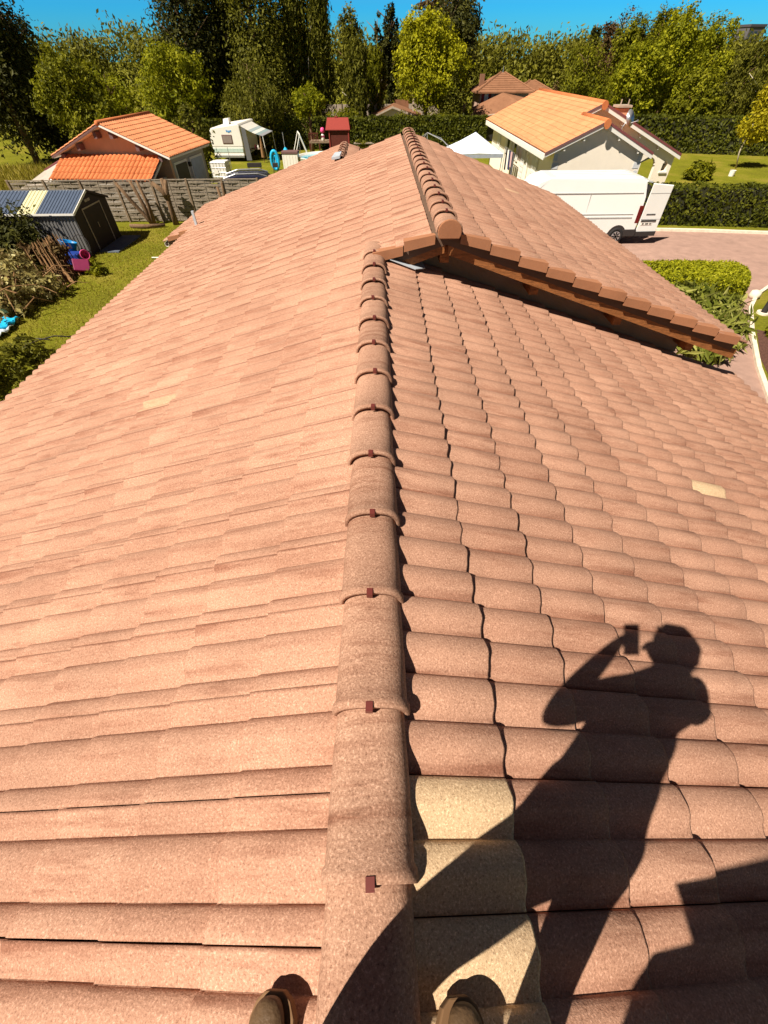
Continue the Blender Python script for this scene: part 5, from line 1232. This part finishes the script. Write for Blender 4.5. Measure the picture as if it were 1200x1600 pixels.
for yy in (.12, 1.6): MB().tube([(-1.3, yy, 1.33), (-.6, yy, 1.5), (.7, yy, 1.5), (1.2, yy, 1.36)], .03).build('roof_rail', M_METAL, car)
for x in (-1.35, 1.35):
    for y0 in (-.02, 1.58): mb = MB(); mb.lathe([(.05, 0), (.29, 0), (.31, .09), (.29, .18), (.05, .18)], x, .31, seg=18, axis='y'); mb.v = [(v[0], v[1]+y0, v[2]) for v in mb.v]; mb.build('wheel', M_RUB, car)
def stand(lab, x, y, w_, h_, z=0, nm='barbecue'):
    t = thing(nm, lab, nm, (x, y, 0), 0, None); box('fire_box', M_BLACKP, t, -w_/2, w_/2, -.2, .2, h_-.22, h_)
    for a in (-w_/2+.03, w_/2-.03):
        for b in (-.17, .17): MB().tube([(a, b, h_-.2), (a*1.05, b*1.1, 0)], .018, 5).build('leg', M_BLACKP, t)
p = G(402, 282); stand('larger black barbecue on four thin legs on the lawn behind the parked car', p[0], p[1], .95, .98)
p = G(431, 279); stand('small narrow black barbecue right of the larger one, nearest the pool', p[0], p[1]+.6, .35, .8)
for k, (px, lab) in enumerate(((345, 'thin grey pole standing just right of the water tank'), (362, 'thin grey pole between the water tank and the caravan awning'))):
    p = AT(px, 262, 43); setp(MB().tube([(p[0], 43, 0), (p[0], 43, 1.3)], .02, 6).build('pole', M_METAL), lab, 'pole')
p = AT(388, 200, 45)
t = thing('beige_parasol', 'closed beige parasol standing at the front corner of the awning', 'parasol', (-9.75, 45.6, 0)); MB().lathe([(.03, 0), (.03, .3), (.16, .35), (.12, 1.1), (.03, 1.6)], seg=10).build('cover', M_STRAW, t); MB().tube([(0, 0, 1.5), (0, 0, 1.7)], .02).build('pole', M_CONC, t)
# pool, storage box, blue things
pl = thing('round_pool', 'round above-ground pool with white rim and turquoise water', 'pool', (-4.2, 43.2, 0))
mb = MB(); mb.lathe([(2.25, 0), (2.25, .7), (2.3, .74), (2.12, .74), (2.1, .1)], seg=40); mb.build('pool_wall', M_WHITE, pl, smooth=True)
mb = MB(); mb.lathe([(2.09, .55), (2.09, .62)], seg=40); mb.build('water', pmat('pool_water', (.03, .36, .48), rough=.08, spec=.5), pl)
sb = thing('storage_box', 'white plastic storage box with brown lid beside the round pool', 'storage box', (-6.9, 41.9, 0), R_(-4))
box('box', M_WHITE, sb, -.6, .62, 0, .7, 0, .98, bevel=.02); box('lid', M_TAUPE, sb, -.64, .66, -.04, .74, .985, 1.14, bevel=.02)
for k in range(5): box('panel_groove', M_CONC, sb, -.5+k*.24, -.49+k*.24, -.006, .0, .08, .9)
t = thing('paddling_ring', 'rolled bright blue paddling pool stood on edge left of the storage box', 'paddling pool', (-8.1, 41.9, 0))
mb = MB(); mb.tube([(.28*math.cos(a), 0, .62+.55*math.sin(a)) for a in np.linspace(0, 2*math.pi, 22)], .11, 8, cap=False); mb.build('ring', M_CYAN, t, smooth=True)
mb = MB(); mb.tube([(.12*math.cos(a), .05, .62+.3*math.sin(a)) for a in np.linspace(0, 2*math.pi, 16)], .09, 8, cap=False); mb.build('inner_ring', M_CYAN, t, smooth=True)
t = thing('garden_umbrella', 'folded turquoise umbrella on a grey pole behind the storage box', 'umbrella', (-7.6, 44.5, 0)); MB().tube([(0, 0, 0), (-.05, 0, 2.0)], .025).build('pole', M_METAL, t); MB().lathe([(.05, .45), (.24, .55), (.18, .95), (.04, 1.1)], seg=10).build('cloth', M_CYAN, t)
sw = thing('swing_frame', 'white tubular A-frame garden swing before the wooden playhouse', 'swing', (-6.3, 44.6, 0), R_(12))
for yy in (0, 2.1):
    for xx in (-.75, .75): MB().tube([(0, yy, 1.85), (xx, yy, 0)], .035, 7).build('leg', M_WHITE, sw)
MB().tube([(0, 0, 1.85), (0, 2.1, 1.85)], .04, 7).build('top_bar', M_WHITE, sw)
mb = MB(); mb.tube([(-.05, .6, 1.82), (-.05, .6, .5)], .01, 4); mb.tube([(-.05, 1.2, 1.82), (-.05, 1.2, .5)], .01, 4); mb.box(-.2, .1, .55, 1.25, .46, .5); mb.build('swing_seat', M_METAL, sw)
phs = thing('playhouse', 'dark red wooden playhouse on stilts with a bright red pitched roof and a play deck', 'playhouse', (-3.4, 49.3, 0))
mb = MB(); mb.prism([(-1.15, -.75, 1.72), (1.0, -.75, 1.72), (.85, .15, 2.42), (-1.0, .15, 2.42)], (0, 0, .05)); mb.prism([(-1.15, 1.05, 1.72), (1.0, 1.05, 1.72), (.85, .15, 2.42), (-1.0, .15, 2.42)], (0, 0, .05)); pr_ = mb.build('roof', M_REDR, phs)
box('roof_finial', M_REDR, pr_, -.35, -.1, .1, .22, 2.45, 2.55)
box('cabin', M_REDW, phs, -.85, .85, -.6, .9, .0, 1.72); box('corner_post', M_REDR, phs, -.9, -.8, -.66, -.56, 0, 1.75); box('corner_post', M_REDR, phs, .8, .9, -.66, -.56, 0, 1.75)
box('deck', M_FENCED, phs, -2.7, -.91, -.6, .9, .88, .98)
for x in (-2.65, -1.8): box('deck_post', M_REDW, phs, x-.05, x+.05, -.6, -.5, 0, .88)
mb = MB()
for k in range(7): mb.box(-2.7+k*.13, -2.65+k*.13, -.58, -.54, .98, 1.5)
mb.box(-2.7, -1.85, -.59, -.53, 1.5, 1.56); mb.build('railing', M_REDW, phs)
t = thing('toy_figure', 'pink and white plastic toy standing on the play deck', 'toy', (-4.85, 48.9, .98)); MB().lathe([(.1, 0), (.16, .1), (.13, .45), (.08, .5)], seg=12).build('base', M_WHITE, t, smooth=True); MB().lathe([(.02, .5), (.17, .6), (.2, .72), (.14, .88), (.02, .92)], seg=14).build('head', M_PINKP, t, smooth=True); box('sash', M_MAG, t, -.14, .14, -.14, -.1, .25, .4)
t = thing('slatted_bench', 'weathered timber play frame right of the playhouse', 'play frame', (-1.2, 48.5, 0))
for x in (-.6, .6): box('leg', M_FENCE, t, x-.05, x+.05, -.3, .3, 0, .85)
for k in range(4): box('slat', M_FENCE, t, -.9, .9, -.35+k*.2, -.2+k*.2, .86, .9)
V, F, A = fol(RG(), [(0, 0, .9, .9, .4, .25)], 500, .12); nobj('climbing_plant', V, F, LM['ol'], t, attr=A)
# gazebo
gz = thing('gazebo_tent', 'pale blue white pop-up gazebo beside the white house', 'gazebo', (5.95, 33.2, 0), R_(2))
hw_ = 1.5; V = []; F = []; n = 8
top = (0, 0, 2.95); cor = [(-hw_, -hw_), (hw_, -hw_), (hw_, hw_), (-hw_, hw_)]
mb = MB(); V = [top]+[(x, y, 2.12) for x, y in cor]+[(0, -hw_, 2.16), (hw_, 0, 2.16), (0, hw_, 2.16), (-hw_, 0, 2.16)]+[(x*.5, y*.5, 2.50) for x, y in cor]
F = [(0, 9, 5), (0, 5, 10), (9, 1, 5), (5, 2, 10), (0, 10, 6), (0, 6, 11), (10, 2, 6), (6, 3, 11), (0, 11, 7), (0, 7, 12), (11, 3, 7), (7, 4, 12), (0, 12, 8), (0, 8, 9), (12, 4, 8), (8, 1, 9)]
mb.add(V, F); cn = mb.build('canopy', M_TENT, gz); sd = cn.modifiers.new('s', 'SOLIDIFY'); sd.thickness = .012
mb = MB()
for i in range(4):
    a, b = cor[i], cor[(i+1) % 4]; mb.prism([(a[0], a[1], 2.12), (b[0], b[1], 2.12), (b[0], b[1], 1.94), (a[0], a[1], 1.94)], (-.01*np.sign(a[0]+b[0]), -.01*np.sign(a[1]+b[1]), 0))
mb.build('valance', pmat('tent_grey', (.34, .37, .42), rough=.8), gz)
for x, y in cor: box('leg', M_METAL, gz, x*.97-.02, x*.97+.02, y*.97-.02, y*.97+.02, 0, 2.1)
t = thing('tent_frame', 'bare grey folding tent frame left of the gazebo, showing over the roof', 'tent frame', (3.5, 33.4, 0))
top = (-.45, 0, 2.92)
for x, y in ((-1.3, -1.2), (1.3, -1.2), (1.3, 1.2), (-1.3, 1.2)):
    MB().tube([top, (x*.5-.2, y*.5, 2.62), (x, y, 2.0)], .022, 6).build('rafter', M_METAL, t); MB().tube([(x, y, 2.0), (x, y, 0)], .025, 6).build('leg', M_METAL, t)
MB().tube([(top[0], 0, 2.92), (top[0], 0, 2.5)], .02, 6).build('king_post', M_METAL, t)
# washing
ln = thing('clothes_rack', 'clothes airer against the long side of the white house', 'clothes rack', (8.8, 35.6, 0))
for y in (-1.3, 1.3): MB().tube([(0, y, 0), (0, y, 1.85)], .02, 6).build('post', M_METAL, ln)
MB().tube([(0, -1.3, 1.85), (0, 1.3, 1.85)], .015, 5).build('rail', M_METAL, ln)
rc = np.random.default_rng(4)
cl = [('black', M_BROOM, 'long black garment at the far end of the airer'), ('white', M_WHITE, 'white shirt on the airer beside the black garment'), ('dark blue', pmat('navy', (.03, .035, .08), rough=.9), 'navy garment in the middle of the airer'),
      ('pink', pmat('pale_pink', (.55, .35, .33), rough=.9), 'pale pink top on the airer'), ('black', M_BROOM, 'long black trousers at the near end of the airer')]
for k, (_, mt, lb) in enumerate(cl):
    y0 = 36.6-k*.5; z0 = 1.83; V = []; F = []; hh = (1.1, .8, .95, .75, 1.2)[k]
    for i in range(7):
        for j in range(6): V.append((8.8+.04*math.sin(i*1.9+k)+.01*j, y0-i*.065, z0-j*hh/5-.02*rc.random()))
    for i in range(6):
        for j in range(5): F.append((i*6+j, i*6+6+j, i*6+7+j, i*6+j+1))
    o = nobj('garment', V, F, mt); sd = o.modifiers.new('s', 'SOLIDIFY'); sd.thickness = .01; setp(o, lb, 'clothing', 'washing drying beside the white house')

# ------------------------------------------------------------ left lawn clutter
bp_ = G(60, 455)
t = thing('brush_pile', 'heap of cut branches with dry pale leaves at the left edge of the lawn', 'brush pile', (-13.6, 15.8, 0))
V, F, A = fol(RG(), [(0, 0, .5, 1.2, 1.6, .55), (.6, -1.4, .25, .9, .9, .3), (-.6, 1.2, .7, 1.1, 1.1, .6), (.9, .6, .35, .7, .9, .4)], 4200, .13, clump=9, spread=.13, outer=.25)
V[:, 2] = np.maximum(V[:, 2], .01); nobj('leaves', V, F, LM['cr'], t, attr=A)
mb = MB(); rb = np.random.default_rng(8)
for k in range(70):
    a = rb.random()*6.3; x, y = rb.normal(0, .7), rb.normal(0, 1.0); L = .6+rb.random()*1.1; z = .1+rb.random()*.7
    mb.tube([(x, y, z), (x+math.cos(a)*L*.5, y+math.sin(a)*L*.5, z+.12+.2*rb.random()), (x+math.cos(a)*L, y+math.sin(a)*L, max(.03, z-.1+.3*rb.random()))], [.025, .018, .008], 5)
mb.build('branches', M_STRAW, t)
t = thing('stick_bundle', 'stack of long leaning canes and reeds between the brush pile and the blue tub', 'stick stack', (-12.95, 18.4, 0))
mb = MB()
for k in range(60):
    x, y = rb.normal(0, .28), rb.normal(0, .5); mb.tube([(x+.25, y-.35, .02), (x*.6-.2, y+.3, .55), (x*.5-.55, y+.75, 1.0+.25*rb.random())], [.022, .018, .01], 5)
mb.build('canes', M_STRAW, t)
V, F, A = fol(RG(), [(-.4, .5, .7, .6, .7, .4), (-.9, .2, .9, .5, .5, .35)], 900, .10, asp=3); nobj('dry_leaves', V, F, LM['rb'], t, attr=A)
tb = thing('blue_tub', 'bright blue open plastic tub on the junk heap by the shed wall', 'tub', (-13.75, 20.6, .22), 0)
mb = MB(); mb.lathe([(.24, 0), (.33, .5), (.36, .52), (.34, .53), (.31, .5), (.22, .03)], seg=22); mb.build('tub_body', M_BLUE, tb, smooth=True).rotation_euler = (R_(-12), R_(14), 0)
tb = thing('blue_tub', 'darker blue crate half buried behind the bright blue tub', 'crate', (-13.3, 20.2, .0)); box('crate', pmat('deep_blue_plastic', (.02, .05, .25), rough=.4), tb, -.3, .3, -.25, .25, 0, .42, bevel=.03)
tb = thing('pink_bucket', 'pink bucket on its side at the corner of the shed', 'bucket', (-12.75, 20.0, .38))
mb = MB(); mb.lathe([(.12, 0), (.17, .3), (.19, .31), (.165, .32), (.11, .03)], seg=18); q = mb.build('bucket_body', M_PINKP, tb, smooth=True); q.rotation_euler = (R_(75), 0, R_(40)); MB().tube([(.05, -.1, 0), (.1, -.1, -.38)], .02).build('stand', M_BLACKP, tb)
tb = thing('magenta_crate', 'dark magenta plastic crate tipped against the cane stack', 'crate', (-12.35, 18.9, .25)); box('crate', M_MAG, tb, -.3, .3, -.2, .2, -.18, .25, bevel=.03).rotation_euler = (R_(-30), R_(10), R_(20))
MB2 = MB(); MB2.tube([(.35*math.cos(a), .1*math.sin(a), .45+.38*math.sin(a)) for a in np.linspace(0, 2*math.pi, 20)], .015, 5, cap=False)
o = MB2.build('hoop', M_BLACKP); o.location = (-13.1, 20.7, .1); setp(o, 'thin dark hoop leaning between the blue tub and the pink bucket', 'hoop')
V, F, A = fol(RG(), [(0, 0, .25, .5, .4, .3), (.5, -.5, .15, .4, .4, .2)], 700, .09); V[:, 2] = np.maximum(V[:, 2], .01)
t = thing('weed_clump', 'green weeds round the feet of the magenta crate', 'weeds', (-12.1, 19.1, 0)); nobj('foliage', V, F, LM['md'], t, attr=A)
t = thing('dark_bush', 'dark leafy bush in deep shade between the left edge and the shed wall', 'bush', (-16.4, 20.6, 0))
V, F, A = fol(RG(), [(0, 0, 1.0, 1.9, 1.6, 1.1), (-1.0, -2.4, .9, 1.5, 1.9, 1.0), (1.5, -1.3, .7, 1.0, 1.3, .75)], 9000, .13, outer=.3); V[:, 2] = np.maximum(V[:, 2], .01); nobj('foliage', V, F, LM['dk'], t, attr=A)
p = G(10, 330); t = thing('tall_bush', 'bush reaching over the left end of the shed roof', 'bush', (-17.7, 19.6, 0))
V, F, A = fol(RG(), [(0, 0, 1.5, 1.1, 1.0, 1.4), (-.6, -.8, 1.2, .9, 1.0, 1.1)], 4500, .13); V[:, 2] = np.maximum(V[:, 2], .01); nobj('foliage', V, F, LM['md'], t, attr=A)
p = G(28, 565, .4); t = thing('lawn_bush', 'round leafy bush on the lawn at the left edge, nearest the roof eave', 'bush', (p[0]-.5, p[1]+.0, 0))
V, F, A = fol(RG(), [(0, -.4, .35, .8, 1.2, .4), (-.3, -1.4, .4, .8, .9, .45), (.2, .8, .3, .5, .5, .4)], 4200, .085); V[:, 2] = np.maximum(V[:, 2], .01); nobj('foliage', V, F, LM['ol'], t, attr=A)
# tarp / inflatable
p = G(4, 512); V = []; F = []; rt = np.random.default_rng(6)
for i in range(12):
    for j in range(10): V.append((p[0]-.9+i*.12, p[1]-.45+j*.1, .05+.14*abs(math.sin(i*1.1+j*.7))+.05*rt.random()))
for i in range(11):
    for j in range(9): F.append((i*10+j, i*10+10+j, i*10+11+j, i*10+j+1))
o = nobj('plastic_sheet', V, F, M_CYAN, smooth=True); o.modifiers.new('s', 'SOLIDIFY').thickness = .02; setp(o, 'crumpled bright blue plastic sheet on the lawn at the left edge', 'plastic sheet')
V = [(v[0]+.1, v[1]-.55, v[2]*.8) for v in V]; o = nobj('plastic_sheet', V, F, pmat('white_sheet', (.6, .68, .75), rough=.5), smooth=True); o.modifiers.new('s', 'SOLIDIFY').thickness = .02; setp(o, 'crumpled pale white plastic sheet in front of the bright blue one', 'plastic sheet')
hp_ = [G(x, y) for x, y in ((112, 527), (85, 526), (60, 533), (35, 543), (27, 535), (32, 529), (60, 530), (78, 532))]
mb = MB(); mb.tube([(a[0], a[1], .025) for a in hp_], .018, 6); setp(mb.build('garden_hose', M_BLACKP, smooth=True), 'thin dark hose looped on the lawn below the eave', 'hose')
a, b = G(238, 404), G(254, 404); mb = MB(); mb.tube([(a[0], a[1], .04), (b[0], b[1], .04)], .025, 6); setp(mb.build('white_stick', M_WHITE), 'short white stick on the grass beside the eave', 'stick')

# short grass blades where the lawn is near enough to read
rg = RG(); n = 46000
x = -15.5+rg.random(n)*10.2; y = 8+rg.random(n)*18; h_ = .03+.05*rg.random(n); a = rg.random(n)*6.28; ln_ = rg.normal(0, .02, (n, 2))
d = np.stack([np.cos(a), np.sin(a)], 1)*.012
V = np.stack([np.stack([x-d[:, 0], y-d[:, 1], np.zeros(n)], 1), np.stack([x+d[:, 0], y+d[:, 1], np.zeros(n)], 1), np.stack([x+ln_[:, 0], y+ln_[:, 1], h_], 1)], 1).reshape(-1, 3)
A = np.repeat(rg.random(n), 3)[:, None]
setp(nobj('lawn_grass', V, np.arange(3*n).reshape(-1, 3), leaf_mat('grass_blade', (.17, .145, .012), (.34, .29, .03), (.52, .41, .11), .3), attr=A), label='short sunlit grass of the lawn left of the tiled roof', cat='grass', kind='stuff')
rg = RG(); n = 26000
x = -50+rg.random(n)*30; y = 28+rg.random(n)*16; h_ = .2+.35*rg.random(n); a = rg.random(n)*6.28; d = np.stack([np.cos(a), np.sin(a)], 1)*.05; ln_ = rg.normal(0, .08, (n, 2))
V = np.stack([np.stack([x-d[:, 0], y-d[:, 1], np.zeros(n)], 1), np.stack([x+d[:, 0], y+d[:, 1], np.zeros(n)], 1), np.stack([x+ln_[:, 0], y+ln_[:, 1], h_], 1)], 1).reshape(-1, 3)
A = np.repeat(rg.random(n), 3)[:, None]
setp(nobj('meadow_grass', V, np.arange(3*n).reshape(-1, 3), bpy.data.materials['grass_blade'], attr=A), label='tall unmown meadow grass left of the garage', cat='grass', kind='stuff')

t = thing('shade_tree', 'leafy tree just past the left edge that shades the corner behind the brush pile', 'tree', (-20.3, 17.2, 0))
twig_tree(RG(), 4.0, .14, 8).build('trunk', M_BARK, t, smooth=True)
V, F, A = fol(RG(), [(0, 0, 3.1, 1.7, 1.9, 1.5), (.6, .8, 2.6, 1.3, 1.3, 1.1), (-.6, -.9, 3.4, 1.2, 1.3, 1.0)], 9000, .14, outer=.5); nobj('crown', V, F, LM['md'], t, attr=A)
